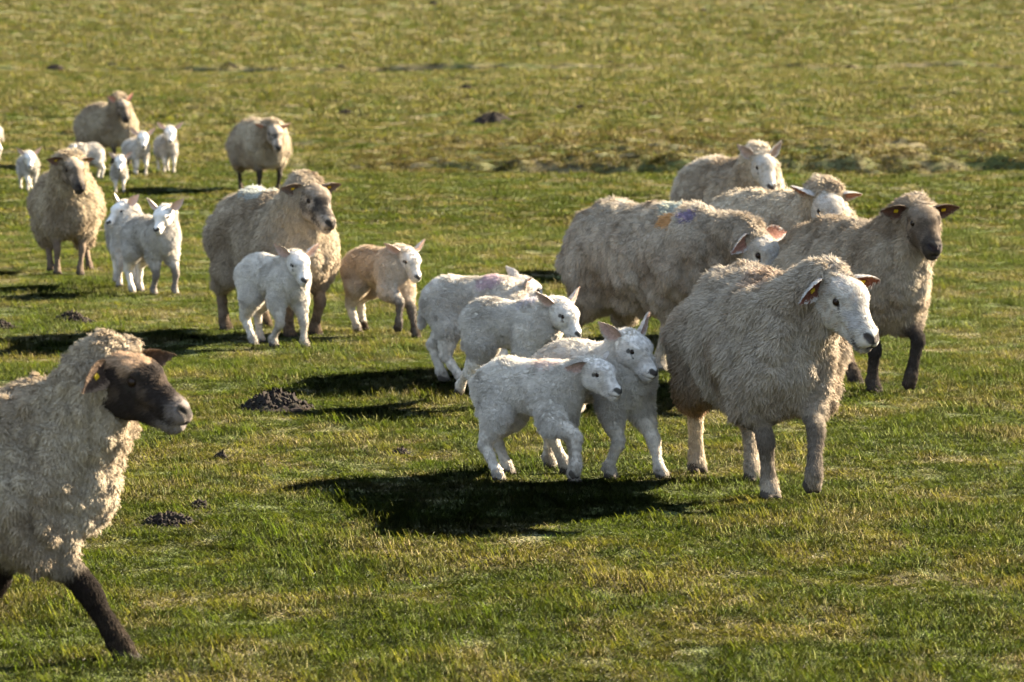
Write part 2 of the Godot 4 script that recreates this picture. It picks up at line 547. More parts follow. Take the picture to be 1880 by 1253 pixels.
				var hip := Vector3(-0.28, 0.48, 0.098 * sd) * s
				var sti := Vector3(-0.235, 0.365, 0.115 * sd) * s + pull
				var hk := knee_of(sti, fet, 0.172 * L, 0.178 * L, Vector3(-1, 0, 0))
				cap(P, hip, sti, 0.14 * s, 0.10 * s, 0.05 * s, 2)
				cap(P, sti, sti.lerp(hk, 0.8), 0.105 * s, 0.056 * s, 0.04 * s, 2)
				cap(P, sti.lerp(hk, 0.7), hk, 0.042 * s, 0.032 * s, 0.02 * s, 3)
				cap(P, hk, hk.lerp(fet, 0.4), 0.032 * s, 0.0225 * s, 0.015 * s, 3)
				cap(P, hk.lerp(fet, 0.4), fet, 0.0225 * s, 0.026 * s, 0.015 * s, 3)
			cap(P, fet, hoof + Vector3(0.002, 0.040, 0) * s, 0.027 * s, 0.026 * s, 0.012 * s, 3)
			var toe := hoof + (Vector3(0.030, 0.014, 0) if not lifted else Vector3(-0.006, 0.010, 0)) * s
			for c in [-1.0, 1.0]:
				cap(P, hoof + Vector3(-0.008, 0.026, 0.014 * c) * s, toe + Vector3(0.004, 0, 0.016 * c) * s, 0.0235 * s, 0.0145 * s, 0.004 * s, 4)
	var cell: float = A.cell
	var fm := field_mesh(P, cell)
	var V: PackedVector3Array = fm.v
	var T: PackedInt32Array = fm.t
	var C := PackedColorArray()
	var Wt := PackedFloat32Array()
	C.resize(V.size())
	Wt.resize(V.size())
	var fleece: Color = A.fleece
	var leg: Color = A.leg
	var mud: Color = A.get("mud", Color(0.05, 0.035, 0.022))
	var muddy: float = A.get("muddy", 0.5)
	var kneedark: float = A.get("knee", 0.0)
	var nq := P.size() / ST
	var seedx := at * 17.3
	var kneeh := (0.2 if not lamb else 0.13) * s
	for i in V.size():
		var p := V[i]
		var dw := 1000.0
		var db := 1000.0
		var dh := 1000.0
		for q in nq:
			var o := q * ST
			var e := dist1(P, o, p.x, p.y, p.z)
			var rg := P[o + 11]
			if rg < 2.5: dw = minf(dw, e)
			elif rg < 3.5: db = minf(db, e)
			else: dh = minf(dh, e)
		var w := sm(-0.012, 0.02, minf(db, dh) - dw)
		var nn := fine.get_noise_3d(p.x * 9.0 + seedx, p.y * 9.0, p.z * 9.0)
		var n2 := fine.get_noise_3d(p.x * 26.0 + seedx, p.y * 26.0, p.z * 26.0)
		var lc := leg * (1.0 + 0.25 * nn + 0.2 * n2)
		# dried mud and dark markings on the lower legs, blotchy
		lc = lc.lerp(mud, clampf(sm(0.15, -0.25, (p.y / s - (0.09 if not lamb else 0.06)) * (7.0 if not lamb else 12.0) - nn * 0.55 - n2 * 0.35) * muddy, 0.0, 1.0))
		if kneedark > 0.0 and p.x > 0.0:
			lc = lc.lerp(A.get("kneecolor", mud), kneedark * sm(0.16, 0.02, absf(p.y - kneeh) / s - 0.03 + nn * 0.03 + n2 * 0.03))
		var hoofed := sm(0.003, -0.003, dh - db) * float(dh < dw)
		lc = lc.lerp(Color(0.026, 0.021, 0.017), 0.92 * hoofed)
		C[i] = lc.lerp(fleece.lerp(A.get("dirty", Color(0.2, 0.15, 0.1)), 0.45), w)
		if lamb and dh > 0.012: w = maxf(w, 0.22)
		C[i].a = 1.0
		Wt[i] = w if hoofed < 0.5 else -0.9
	# uneven fleece: soft folds and lumps along the body
	var N := smooth_normals(V, T)
	var fold: float = A.get("fold", 0.010) * s
	var fsc: float = A.get("foldscale", 1.0)
	for i in V.size():
		if Wt[i] > 0.01:
			var p := V[i]
			var e := fine.get_noise_3d(p.x * 5.0 + seedx, p.y * 3.0, p.z * 5.0)
			var d := cells.get_noise_3d((p.x * 1.5 + e * 0.02) * fsc + seedx, (p.y * 0.7 + e * 0.02) * fsc, p.z * 1.3 * fsc) + 0.75
			var cr := 0.0
			if not lamb:
				# long upright creases between the folds of the fleece
				cr = pow(1.0 - absf(fine.get_noise_3d(p.x * 4.2 + seedx + e * 0.1, p.y * 0.9, p.z * 2.2 + 30.0)), 11.0) * 0.034 * s * clampf(1.15 - N[i].y * 1.3, 0.0, 1.0)
			V[i] = p + N[i] * ((fold * (d * 0.8 + e * 0.9) - cr) * Wt[i])
	var out := {"v": V, "t": T, "c": C, "w": Wt}
	# head joined to the same surface
	var H: Dictionary = lamb_head if lamb else ewe_head
	var hv: PackedVector3Array = H.v
	var ht: PackedInt32Array = H.t
	var first := V.size()
	var capx: float = A.get("cap", 0.03)
	var face: String = A.face
	for i in hv.size():
		var p := hv[i]
		V.append(head * p)
		var ns := fine.get_noise_3d(p.x * 14.0 + seedx, p.y * 14.0, p.z * 14.0)
		var ns2 := fine.get_noise_3d(p.x * 32.0 + seedx, p.y * 32.0 + 9.0, p.z * 32.0)
		var c := head_color(p, lamb, face, ns, ns2)
		var w := 0.0
		if lamb:
			w = sm(0.055, 0.02, p.x + ns * 0.02 - p.y * 0.3) * 0.8
		else:
			w = sm(0.012, -0.012, p.x - capx + ns * 0.02) * sm(0.012, 0.045, p.y + ns2 * 0.01)
			w = maxf(w, sm(0.0, -0.02, p.x + 0.005 + ns * 0.02))
		c = c.lerp(fleece, w)
		c.a = 1.0
		C.append(c)
		Wt.append(w)
	for t in ht:
		T.append(first + t)
	out = {"v": V, "t": T, "c": C, "w": Wt}
	var ears: Array = A.ears
	var eo: Color = A.get("ear_out", leg)
	var ei: Color = A.get("ear_in", Color(0.45, 0.22, 0.16))
	var el_len := (0.092 if lamb else 0.125) * hs * float(A.get("earlen", 1.0))
	for n in 2:
		var sd := 1.0 if n == 0 else -1.0
		var E: Array = ears[n]
		var d: Vector3 = E[0]
		var o: Vector3 = E[1]
		var bs := (Vector3(0.012, 0.026, 0.040) if lamb else Vector3(0.010, 0.030, 0.052))
		var base := head * Vector3(bs.x, bs.y, bs.z * sd)
		var bb := Basis(hx, hy, hz)
		add_ear(out, base, bb * Vector3(d.x, d.y, d.z * sd), bb * Vector3(o.x, o.y, o.z * sd), el_len, (0.025 if lamb else 0.035) * hs, E[2] if E.size() > 2 else 0.0, eo, ei)
	V = out.v
	T = out.t
	C = out.c
	Wt = out.w
	N = smooth_normals(V, T)
	# ------- locks of wool on the surface
	var dens: float = A.dens
	var llen: float = A.lock
	var lwid: float = A.lockw
	var buf := PackedFloat32Array()
	var fib := PackedFloat32Array()
	var hair := PackedFloat32Array()
	var hairy: float = A.get("hair", 0.0)
	var head_inv := head.affine_inverse()
	var fdens: float = A.get("fibres", 0.0)
	var flen: float = A.get("fibre_len", 0.035)
	var dirty: Color = A.get("dirty", Color(0.23, 0.17, 0.11))
	var stain: Color = A.get("stain", dirty)
	var stained: float = A.get("stained", 0.4)
	var spots: Array = A.get("spots", [])
	var lie: float = A.get("lie", 0.75)
	var wav: float = A.get("wave", 0.6)
	var loose: float = A.get("loose", 0.10)
	var even: float = A.get("even", 1.0)
	for t in range(0, T.size(), 3):
		var i0 := T[t]
		var i1 := T[t + 1]
		var i2 := T[t + 2]
		var w := (Wt[i0] + Wt[i1] + Wt[i2]) / 3.0
		if w < -0.5: continue
		var a := V[i0]
		var ab := V[i1] - a
		var ac := V[i2] - a
		var area := ab.cross(ac).length() * 0.5
		if hairy > 0.0 and w < 0.6:
			# short hair lying along the face and the legs
			var hn := int(area * hairy * (1.0 - w) + rng.randf())
			for n in hn:
				var u := rng.randf() * 0.8
				var v := rng.randf() * (1.0 - u)
				var p := a + ab * u + ac * v
				if i0 >= first:
					var lp := head_inv * p
					if lamb: lp *= 1.6
					if lp.x > 0.236 or lp.distance_to(Vector3(0.11, 0.0, 0.058 * signf(lp.z))) < 0.026: continue
				var nr := N[i0]
				var along := (-hx * 0.9 - hy * 0.35) if i0 >= first else Vector3(-0.15, -1.0, 0.0)
				var dir := along - nr * along.dot(nr)
				if dir.length_squared() < 1e-4: continue
				dir = (dir.normalized() + nr * 0.16 + Vector3(rng.randfn(), rng.randfn(), rng.randfn()) * 0.12).normalized()
				var X := dir.cross(nr).normalized()
				var Z := X.cross(dir).normalized()
				if Z.dot(nr) < 0.0:
					X = -X
					Z = -Z
				var sc := (0.0095 if not lamb else 0.0075) * rng.randf_range(0.7, 1.3)
				var col := C[i0]
				var br := rng.randf_range(0.72, 1.22)
				X *= sc
				Z *= sc * 0.55
				dir *= sc
				hair.append_array(PackedFloat32Array([X.x, dir.x, Z.x, p.x, X.y, dir.y, Z.y, p.y, X.z, dir.z, Z.z, p.z, col.r * br, col.g * br, col.b * br, 1.0]))
		if w < 0.12: continue
		var want := area * dens * w
		var count := int(want + rng.randf())
		var wantf := area * fdens * w
		var countf := int(wantf + rng.randf())
		for n in count + countf:
			var u := rng.randf()
			var v := rng.randf()
			if u + v > 1.0:
				u = 1.0 - u
				v = 1.0 - v
			var p := a + ab * u + ac * v
			var nr := (N[i0] * (1.0 - u - v) + N[i1] * u + N[i2] * v).normalized()
			var q1 := fine.get_noise_3d(p.x * 11.0 + seedx, p.y * 11.0, p.z * 11.0)
			var q2 := fine.get_noise_3d(p.x * 11.0 + 40.0 + seedx, p.y * 11.0 + 7.0, p.z * 11.0)
			var q3 := fine.get_noise_3d(p.x * 2.2 + seedx, p.y * 2.2 + 90.0, p.z * 2.2)
			var flow := Vector3(-0.40 + q1 * 1.6 * wav, -0.9 + q2 * 0.8 * wav, nr.z * 0.5 + q2 * 1.4 * wav)
			flow -= nr * flow.dot(nr)
			flow = flow.normalized()
			var isf := n >= count
			var lean := lie + rng.randf_range(-0.2, 0.2)
			var dir := (nr * (1.0 - lean * 0.72) + flow * lean + Vector3(rng.randfn(), rng.randfn(), rng.randfn()) * (loose if not isf else 0.30)).normalized()
			var L := llen * rng.randf_range(0.7, 1.25)
			var Wd := lwid * rng.randf_range(0.75, 1.3)
			if isf:
				L = flen * rng.randf_range(0.6, 1.4)
				Wd = L
			var small := clampf(w, 0.35, 1.0)
			if i0 >= first:
				small *= 0.62 if not lamb else 0.8
			L *= small
			Wd *= small
			var X := dir.cross(nr)
			if X.length_squared() < 1e-4: X = dir.cross(Vector3(0.3, 0.2, 0.9))
			X = X.normalized()
			var roll := rng.randfn() * 0.18
			X = X.rotated(dir, roll)
			var Z := X.cross(dir).normalized()
			if Z.dot(nr) < 0.0 and not isf:
				X = -X
				Z = -Z
			var org := p + nr * (lwid * (0.14 if not lamb else 0.05))
			var col := fleece
			col = col.lerp(dirty, clampf(0.30 + q3 * 0.9 + q1 * 0.35, 0.0, 0.8))
			if not lamb:
				# stained wool on the hind legs and under the belly
				col = col.lerp(stain, stained * clampf(sm(0.50, 0.30, p.y / s + q1 * 0.08) * sm(-0.05, -0.3, p.x / s) * 1.2 + 0.6 * sm(0.36, 0.26, p.y / s + q1 * 0.06), 0.0, 1.0))
			for sp in spots:
				var dd: float = p.distance_to(sp[0]) + q1 * 0.02 + rng.randf_range(-0.012, 0.012)
				if dd < sp[1]: col = col.lerp(sp[2], sp[3])
			if w < 0.95: col = C[i0].lerp(col, w * w)
			var br := lerpf(1.0, rng.randf_range(0.80, 1.16), even)
			var tx := X * Wd
			var ty := dir * L
			var tz := Z * Wd
			var row := PackedFloat32Array([tx.x, ty.x, tz.x, org.x, tx.y, ty.y, tz.y, org.y, tx.z, ty.z, tz.z, org.z, col.r * br, col.g * br, col.b * br, 1.0])
			if isf:
				fib.append_array(row)
			else:
				buf.append_array(row)
	var eyes := []
	for sd in [1.0, -1.0]:
		eyes.append(head * (Vector3(0.077, 0.004, 0.0375 * sd) if lamb else Vector3(0.1050, 0.0035, 0.0525 * sd)))
	var tags := []
	if A.get("tagged", false):
		for n in 2:
			var sd := 1.0 if n == 0 else -1.0
			var E: Array = ears[n]
			var bb := Basis(hx, hy, hz)
			var d: Vector3 = (bb * Vector3(E[0].x, E[0].y, E[0].z * sd)).normalized()
			var o: Vector3 = bb * Vector3(E[1].x, E[1].y, E[1].z * sd)
			o = (o - d * o.dot(d)).normalized()
			var base := head * Vector3(0.010, 0.030, 0.052 * sd)
			tags.append(Transform3D(Basis(d.cross(o), d, o) * Basis.from_scale(Vector3.ONE * s), base + d * el_len * 0.42 + o * 0.010 * s))
	built[at] = {"v": V, "n": N, "c": C, "t": T, "buf": buf, "fib": fib, "hair": hair, "eyes": eyes, "tags": tags, "eye_r": (0.0085 if lamb else 0.0125) * hs}

func build_head(which: int) -> void:
	if which == 0:
		ewe_head = field_mesh(head_shapes(false), 0.0042)
	else:
		lamb_head = field_mesh(head_shapes(true), 0.0032)


# ---------------------------------------------------------------- the flock
func add_animal(d: Dictionary) -> void:
	# px: ground point under the middle of the body; poll: where the top of the head shows, and how far it stands toward the camera from that point
	var p := on_ground(d.px[0], d.px[1])
	d.root = p
	d.poll = at_depth(d.top[0], d.top[1], -p.z - float(d.top[2]))
	animals.append(d)

func flock() -> void:
	var wool := Color(0.38, 0.334, 0.266)
	var ivory := Color(0.70, 0.65, 0.575)
	var out_ear := [Vector3(-0.05, 0.02, 1.0), Vector3(0.75, -0.35, 0.1)]
	var back_ear := [Vector3(-0.25, 0.1, 1.0), Vector3(0.7, -0.5, 0.2)]
	var up_ear := [Vector3(-0.25, 0.55, 0.80), Vector3(0.75, 0.0, 0.5)]
	var flop_ear := [Vector3(0.25, -0.42, 0.85), Vector3(0.9, -0.1, -0.1), 0.12]
	var ewe := {"lamb": false, "s": 1.0, "cell": 0.012, "fleece": wool, "girth": 0.91, "hs": 1.08, "dens": 14500.0, "lock": 0.0185, "lockw": 0.0165, "lie": 0.74, "fold": 0.030, "fibres": 1800.0, "fibre_len": 0.020, "loose": 0.16, "hair": 24000.0, "earlen": 0.98, "ears": [out_ear, out_ear]}
	var young := {"lamb": true, "s": 1.0, "cell": 0.0085, "fleece": ivory, "dens": 24000.0, "lock": 0.0100, "lockw": 0.0100, "lie": 0.55, "wave": 1.4, "fibres": 1500.0, "fibre_len": 0.010, "even": 0.7, "loose": 0.20, "hair": 16000.0, "foldscale": 4.2, "fold": 0.011, "dirty": Color(0.395, 0.35, 0.289), "face": "lamb", "leg": Color(0.532, 0.479, 0.403), "muddy": 0.55, "ear_out": Color(0.471, 0.418, 0.365), "ear_in": Color(0.54, 0.38, 0.32), "ears": [up_ear, up_ear]}
	var far_ewe := ewe.merged({"cell": 0.02, "dens": 4200.0, "lock": 0.026, "lockw": 0.032, "fibres": 700.0, "fibre_len": 0.04, "hair": 0.0}, true)
	var far_lamb := young.merged({"fleece": Color(0.60, 0.555, 0.49), "cell": 0.012, "dens": 9000.0, "lock": 0.012, "lockw": 0.016, "fibres": 0.0, "hair": 0.0, "earlen": 1.1}, true)
	var ewes := "ewes standing and walking on the pasture"
	var lambs := "white lambs on the pasture"
	# nearest ewe, half out of the frame
	add_animal(ewe.merged({"name": "ewe", "label": "ewe with black face and tan forehead striding on one dark foreleg", "cat": "sheep", "group": ewes,
		"px": [-88, 1196], "yaw": 17.0, "top": [220, 646, 0.20], "hyaw": 30.0, "hpitch": 8.0, "s": 0.90, "cell": 0.0085, "foldscale": 1.9, "face": "black", "cap": -0.01, "leg_t": 1.22, "leg": Color(0.0167, 0.0122, 0.00912), "muddy": 0.3,
		"feet": [[236, 1214], -0.22, -0.2, 0.15], "fleece": Color(0.454, 0.384, 0.285), "dens": 22000.0, "lock": 0.0125, "lockw": 0.0125, "lie": 0.62, "wave": 0.6, "fold": 0.046, "fibres": 600.0, "fibre_len": 0.015, "hs": 1.06, "earlen": 1.05, "tagged": true,
		"ear_out": Color(0.17, 0.12, 0.085), "ear_in": Color(0.07, 0.048, 0.036), "ears": [[Vector3(0.1, -0.45, 0.85), Vector3(0.8, 0.1, 0.3), 0.1], [Vector3(0.6, 0.2, 0.8), Vector3(0.5, -0.25, -0.8)]]}, true))
	# the ewe in front on the right
	add_animal(ewe.merged({"name": "ewe", "label": "big white-faced ewe with curly topknot walking beside the lambs, foreleg lifted", "cat": "sheep", "group": ewes,
		"px": [1388, 889], "yaw": 76.0, "top": [1540, 494, 0.50], "hyaw": 57.0, "hpitch": 22.0, "s": 1.0, "cell": 0.011, "face": "white", "cap": 0.055, "leg": Color(0.48, 0.40, 0.30), "muddy": 0.3, "knee": 0.8, "kneecolor": Color(0.05, 0.038, 0.03),
		"girth": 0.87, "feet": [[1415, 914], [1477, 901, 0.055], [1281, 865], [1381, 883]], "fleece": Color(0.403, 0.345, 0.271), "stain": Color(0.198, 0.122, 0.0608), "stained": 0.75, "tagged": true,
		"ear_out": Color(0.471, 0.441, 0.41), "ear_in": Color(0.17, 0.07, 0.048), "ears": [flop_ear, [Vector3(0.1, -0.02, 1.0), Vector3(0.75, -0.3, 0.1)]],
		"spots": [[Vector3(0.20, 0.76, 0.04), 0.09, Color(0.42, 0.27, 0.19), 0.3]]}, true))
	# the large ewe with spray marks
	add_animal(ewe.merged({"name": "ewe", "label": "large ewe with orange and violet spray marks on its back, head lowered", "cat": "sheep", "group": ewes,
		"px": [1198, 680], "yaw": 45.0, "top": [1396, 420, 0.42], "hyaw": 44.0, "hpitch": 36.0, "s": 1.02, "girth": 1.0, "face": "white", "cap": 0.06, "leg": Color(0.395, 0.35, 0.289), "muddy": 0.3,
		"feet": [[1215, 684], 0.2, -0.1, 0.1], "fleece": Color(0.464, 0.399, 0.313), "ear_out": Color(0.471, 0.441, 0.41), "ear_in": Color(0.34, 0.18, 0.135), "tagged": false,
		"earlen": 1.0, "ears": [[Vector3(0.3, -0.35, 0.7), Vector3(0.5, 0.5, -0.4)], [Vector3(0.1, 0.1, 1.0), Vector3(0.5, 0.7, -0.2)]],
		"spots": [[Vector3(0.20, 0.725, 0.14), 0.046, Color(0.52, 0.25, 0.06), 0.72], [Vector3(0.30, 0.735, 0.09), 0.040, Color(0.12, 0.09, 0.24), 0.7], [Vector3(0.16, 0.78, 0.07), 0.06, Color(0.30, 0.42, 0.40), 0.5]]}, true))
	# brown-faced ewe on the right
	add_animal(ewe.merged({"name": "ewe", "label": "brown-faced ewe with black knees walking behind the white-faced one", "cat": "sheep", "group": ewes,
		"px": [1564, 708], "yaw": 62.0, "top": [1690, 370, 0.44], "hyaw": 78.0, "hpitch": 15.0, "s": 0.97, "face": "brown", "cap": 0.05, "leg": Color(0.152, 0.114, 0.0836), "muddy": 0.8, "mud": Color(0.03, 0.024, 0.02), "knee": 0.9, "kneecolor": Color(0.02, 0.017, 0.015),
		"feet": [[1606, 722], [1651, 713, 0.03], -0.1, [1561, 710]], "fleece": Color(0.434, 0.365, 0.275), "tagged": true,
		"ear_out": Color(0.152, 0.114, 0.0836), "ear_in": Color(0.10, 0.05, 0.035), "ears": [[Vector3(0.1, 0.05, 0.9), Vector3(0.75, -0.25, -0.3), 0.08], [Vector3(0.0, 0.08, 1.0), Vector3(0.75, -0.3, 0.1)]]}, true))
	# two white-faced ewes behind
	add_animal(ewe.merged({"name": "ewe", "label": "white-faced ewe with pale ears held sideways, half hidden behind two others", "cat": "sheep", "group": ewes,
		"px": [1432, 620], "yaw": 45.0, "top": [1520, 342, 0.42], "hyaw": 76.0, "hpitch": 34.0, "s": 1.0, "cell": 0.014, "face": "white", "cap": 0.045, "leg": Color(0.38, 0.334, 0.274), "dens": 9000.0, "lock": 0.019, "lockw": 0.021,
		"feet": [0.0, 0.05, 0.0, 0.0], "fleece": Color(0.526, 0.454, 0.347), "ear_out": Color(0.471, 0.441, 0.41), "ear_in": Color(0.36, 0.18, 0.125), "ears": [[Vector3(-0.2, 0.25, 1.0), Vector3(0.6, -0.6, 0.2)], [Vector3(0.05, 0.0, 1.0), Vector3(0.75, -0.3, 0.1)]]}, true))
	add_animal(ewe.merged({"name": "ewe", "label": "white-faced ewe with raised ears standing near the ditch bank", "cat": "sheep", "group": ewes,
		"px": [1340, 497], "yaw": 52.0, "top": [1400, 276, 0.42], "hyaw": 72.0, "hpitch": 26.0, "s": 0.95, "cell": 0.016, "face": "white", "cap": 0.05, "leg": Color(0.38, 0.334, 0.274), "dens": 6500.0, "lock": 0.022, "lockw": 0.025, "fibres": 600.0,
		"feet": [0.0, 0.05, 0.0, 0.0], "fleece": Color(0.538, 0.464, 0.357), "ear_out": Color(0.471, 0.441, 0.41), "ear_in": Color(0.4, 0.3, 0.25), "ears": [[Vector3(-0.3, 0.5, 0.8), Vector3(0.8, 0.0, 0.3)], [Vector3(-0.2, 0.75, 0.6), Vector3(0.8, 0.0, 0.3)]]}, true))
	# ewe with the grey-brown face
	add_animal(ewe.merged({"name": "ewe", "label": "ewe with mottled grey-brown face and yellow ear tags standing behind a lamb", "cat": "sheep", "group": ewes,
		"px": [503, 613], "yaw": 56.0, "top": [572, 331, 0.45], "hyaw": 56.0, "hpitch": 20.0, "s": 0.97, "cell": 0.0125, "face": "grey", "cap": 0.035, "leg": Color(0.198, 0.144, 0.0988), "muddy": 0.7,
		"feet": [[533, 621], 0.0, [415, 607], 0.05], "fleece": Color(0.444, 0.365, 0.266), "dens": 11000.0, "lock": 0.0175, "lockw": 0.019, "tagged": true, "ear_out": Color(0.228, 0.182, 0.137), "ear_in": Color(0.16, 0.11, 0.085),
		"ears": [[Vector3(0.1, 0.1, 0.9), Vector3(0.75, -0.2, -0.3), 0.06], [Vector3(0.0, 0.12, 1.0), Vector3(0.75, -0.3, 0.1)]], "spots": [[Vector3(-0.12, 0.78, 0.0), 0.13, Color(0.46, 0.52, 0.50), 0.6]]}, true))
	# ewes further back on the left
	add_animal(ewe.merged({"name": "ewe", "label": "round ewe with dark grey-brown face standing foursquare beside two lambs", "cat": "sheep", "group": ewes,
		"px": [124, 496], "yaw": 76.0, "top": [130, 281, 0.50], "hyaw": 62.0, "hpitch": 22.0, "s": 0.86, "hs": 1.14, "girth": 1.02, "cell": 0.015, "face": "brown", "cap": 0.05, "leg": Color(0.122, 0.0874, 0.0608), "muddy": 0.7, "dens": 6500.0, "lock": 0.022, "lockw": 0.025, "fibres": 600.0, "hair": 0.0,
		"feet": [[105, 503], [147, 503], [93, 496], [167, 497]], "fleece": Color(0.442, 0.361, 0.248), "tagged": true, "ear_out": Color(0.152, 0.114, 0.0836), "ear_in": Color(0.12, 0.07, 0.05), "ears": [[Vector3(0.1, 0.1, 0.9), Vector3(0.75, -0.2, -0.3)], out_ear]}, true))
	add_animal(far_ewe.merged({"name": "ewe", "label": "far ewe with head held high behind the small lambs", "cat": "sheep", "group": ewes,
		"px": [197, 304], "yaw": 48.0, "hs": 1.15, "top": [223, 178, 0.40], "hyaw": 62.0, "hpitch": 28.0, "s": 0.88, "face": "brown", "cap": 0.03, "leg": Color(0.038, 0.0304, 0.0228),
		"feet": [0.0, 0.05, 0.0, 0.0], "fleece": Color(0.426, 0.353, 0.248), "ear_out": Color(0.266, 0.213, 0.167), "ears": [[Vector3(-0.2, 0.4, 0.8), Vector3(0.8, 0.0, 0.3)], [Vector3(-0.2, 0.6, 0.6), Vector3(0.8, 0.0, 0.3)]]}, true))
	add_animal(far_ewe.merged({"name": "ewe", "label": "round ewe standing alone on the grass, face grey and dark legs", "cat": "sheep", "group": ewes,
		"px": [478, 349], "yaw": 66.0, "top": [503, 222, 0.50], "hyaw": 72.0, "hpitch": 26.0, "s": 0.88, "hs": 1.2, "face": "grey", "cap": 0.03, "leg": Color(0.038, 0.0304, 0.0228),
		"feet": [0.0, 0.0, 0.0, 0.0], "fleece": Color(0.459, 0.386, 0.279), "ear_out": Color(0.19, 0.144, 0.106), "ears": [back_ear, back_ear]}, true))

	# lambs of the front group
	add_animal(young.merged({"name": "lamb", "label": "white lamb stepping forward in front, ear drooping sideways", "cat": "lamb", "group": lambs,
		"px": [970, 877], "yaw": 38.0, "top": [1092, 648, 0.17], "hyaw": 44.0, "hpitch": 11.0, "s": 0.98, "cell": 0.0058, "dens": 26000.0, "knee": 0.35, "kneecolor": Color(0.16, 0.13, 0.1),
		"feet": [[993, 880, 0.05], [1033, 888], [899, 884], [921, 866, 0.015]], "ears": [[Vector3(-0.1, -0.1, 1.0), Vector3(0.8, -0.3, 0.1)], [Vector3(-0.4, 0.25, 0.8), Vector3(0.8, -0.3, 0.1)]],
		"spots": [[Vector3(0.09, 0.44, 0.02), 0.05, Color(0.60, 0.40, 0.36), 0.4]]}, true))
	add_animal(young.merged({"name": "lamb", "label": "white lamb looking over the back of the foremost lamb, ears pricked", "cat": "lamb", "group": lambs,
		"px": [1088, 868], "yaw": 36.0, "top": [1160, 600, 0.16], "hyaw": 45.0, "hpitch": 20.0, "s": 1.1, "cell": 0.0062, "feet": [-0.02, [1186, 884], [1060, 862], -0.05],
		"ears": [[Vector3(-0.5, 0.45, 0.8), Vector3(0.75, -0.4, 0.2)], [Vector3(-0.3, 0.75, 0.65), Vector3(0.8, 0.1, 0.35)]]}, true))
	add_animal(young.merged({"name": "lamb", "label": "white lamb with half-closed eye between the front lambs and the rear one", "cat": "lamb", "group": lambs,
		"px": [937, 744], "yaw": 33.0, "top": [1035, 546, 0.15], "hyaw": 44.0, "hpitch": 26.0, "s": 1.02, "cell": 0.0065, "feet": [-0.05, 0.05, [877, 748], [858, 706, 0.02]],
		"ears": [[Vector3(-0.6, 0.3, 0.7), Vector3(0.7, -0.5, 0.2)], [Vector3(-0.3, 0.55, 0.75), Vector3(0.8, 0.1, 0.35)]], "spots": [[Vector3(0.10, 0.475, 0.03), 0.05, Color(0.36, 0.32, 0.46), 0.35]]}, true))
	add_animal(young.merged({"name": "lamb", "label": "rearmost lamb of the front group, head turned away, pink spray on shoulder", "cat": "lamb", "group": lambs,
		"px": [868, 703], "yaw": 22.0, "top": [960, 502, -0.02], "hyaw": -32.0, "hpitch": 12.0, "s": 1.1, "cell": 0.0068, "feet": [0.0, 0.06, [828, 714], [792, 701, 0.01]],
		"ears": [[Vector3(-0.5, 0.1, 0.9), Vector3(0.7, -0.3, 0.2)], [Vector3(-0.1, 0.6, 0.75), Vector3(0.8, 0.1, 0.35)]], "spots": [[Vector3(0.10, 0.485, 0.05), 0.055, Color(0.48, 0.24, 0.38), 0.45]]}, true))
	add_animal(young.merged({"name": "lamb", "label": "tan stained lamb with muddy black forelegs trotting alone", "cat": "lamb", "group": lambs,
		"px": [695, 613], "yaw": 50.0, "top": [750, 452, 0.15], "hyaw": 50.0, "hpitch": 28.0, "s": 1.03, "dens": 18000.0, "lock": 0.0095, "lockw": 0.012, "fleece": Color(0.57, 0.475, 0.365), "dirty": Color(0.36, 0.27, 0.18), "muddy": 1.0, "knee": 0.9, "kneecolor": Color(0.04, 0.03, 0.022),
		"feet": [[676, 613, 0.05], [722, 623], [657, 612], [668, 604, 0.01]], "ears": [[Vector3(-0.5, 0.3, 0.9), Vector3(0.75, -0.4, 0.2)], up_ear]}, true))
	add_animal(young.merged({"name": "lamb", "label": "white lamb with upright ears standing before the mottled-faced ewe", "cat": "lamb", "group": lambs,
		"px": [503, 635], "yaw": 48.0, "top": [547, 459, 0.17], "hyaw": 66.0, "hpitch": 22.0, "s": 1.03, "dens": 18000.0, "lock": 0.0095, "lockw": 0.012, "feet": [[503, 636, 0.01], [552, 641], [466, 635], [479, 629]], "knee": 0.4, "kneecolor": Color(0.22, 0.17, 0.12)}, true))
	# the pair by the round ewe
	add_animal(far_lamb.merged({"name": "lamb", "label": "white lamb looking sideways toward the round ewe, behind its twin", "cat": "lamb", "group": lambs,
		"px": [236, 523], "yaw": 78.0, "top": [226, 366, 0.12], "hyaw": 138.0, "hpitch": 16.0, "s": 1.06, "cell": 0.01, "dens": 13000.0, "lock": 0.011, "lockw": 0.014, "feet": [[219, 528], [253, 528], 0.0, 0.0], "knee": 0.5, "kneecolor": Color(0.14, 0.11, 0.09)}, true))
	add_animal(far_lamb.merged({"name": "lamb", "label": "white lamb with muddy knees standing in front of its twin", "cat": "lamb", "group": lambs,
		"px": [279, 537], "yaw": 55.0, "top": [300, 372, 0.17], "hyaw": 112.0, "hpitch": 22.0, "s": 1.04, "cell": 0.01, "dens": 13000.0, "lock": 0.011, "lockw": 0.014, "feet": [[283, 540], [322, 540], [243, 537], [258, 533]], "knee": 0.8, "kneecolor": Color(0.06, 0.045, 0.035)}, true))
	# small lambs far on the left
	add_animal(far_lamb.merged({"name": "lamb", "label": "small white lamb walking behind the round ewe's shoulder, ears up", "cat": "lamb", "group": lambs,
		"px": [52, 350], "yaw": 68.0, "top": [53, 278, 0.21], "hyaw": 75.0, "hpitch": 26.0, "s": 0.74, "hs": 1.35, "feet": [0.03, -0.04, 0.0, 0.05]}, true))
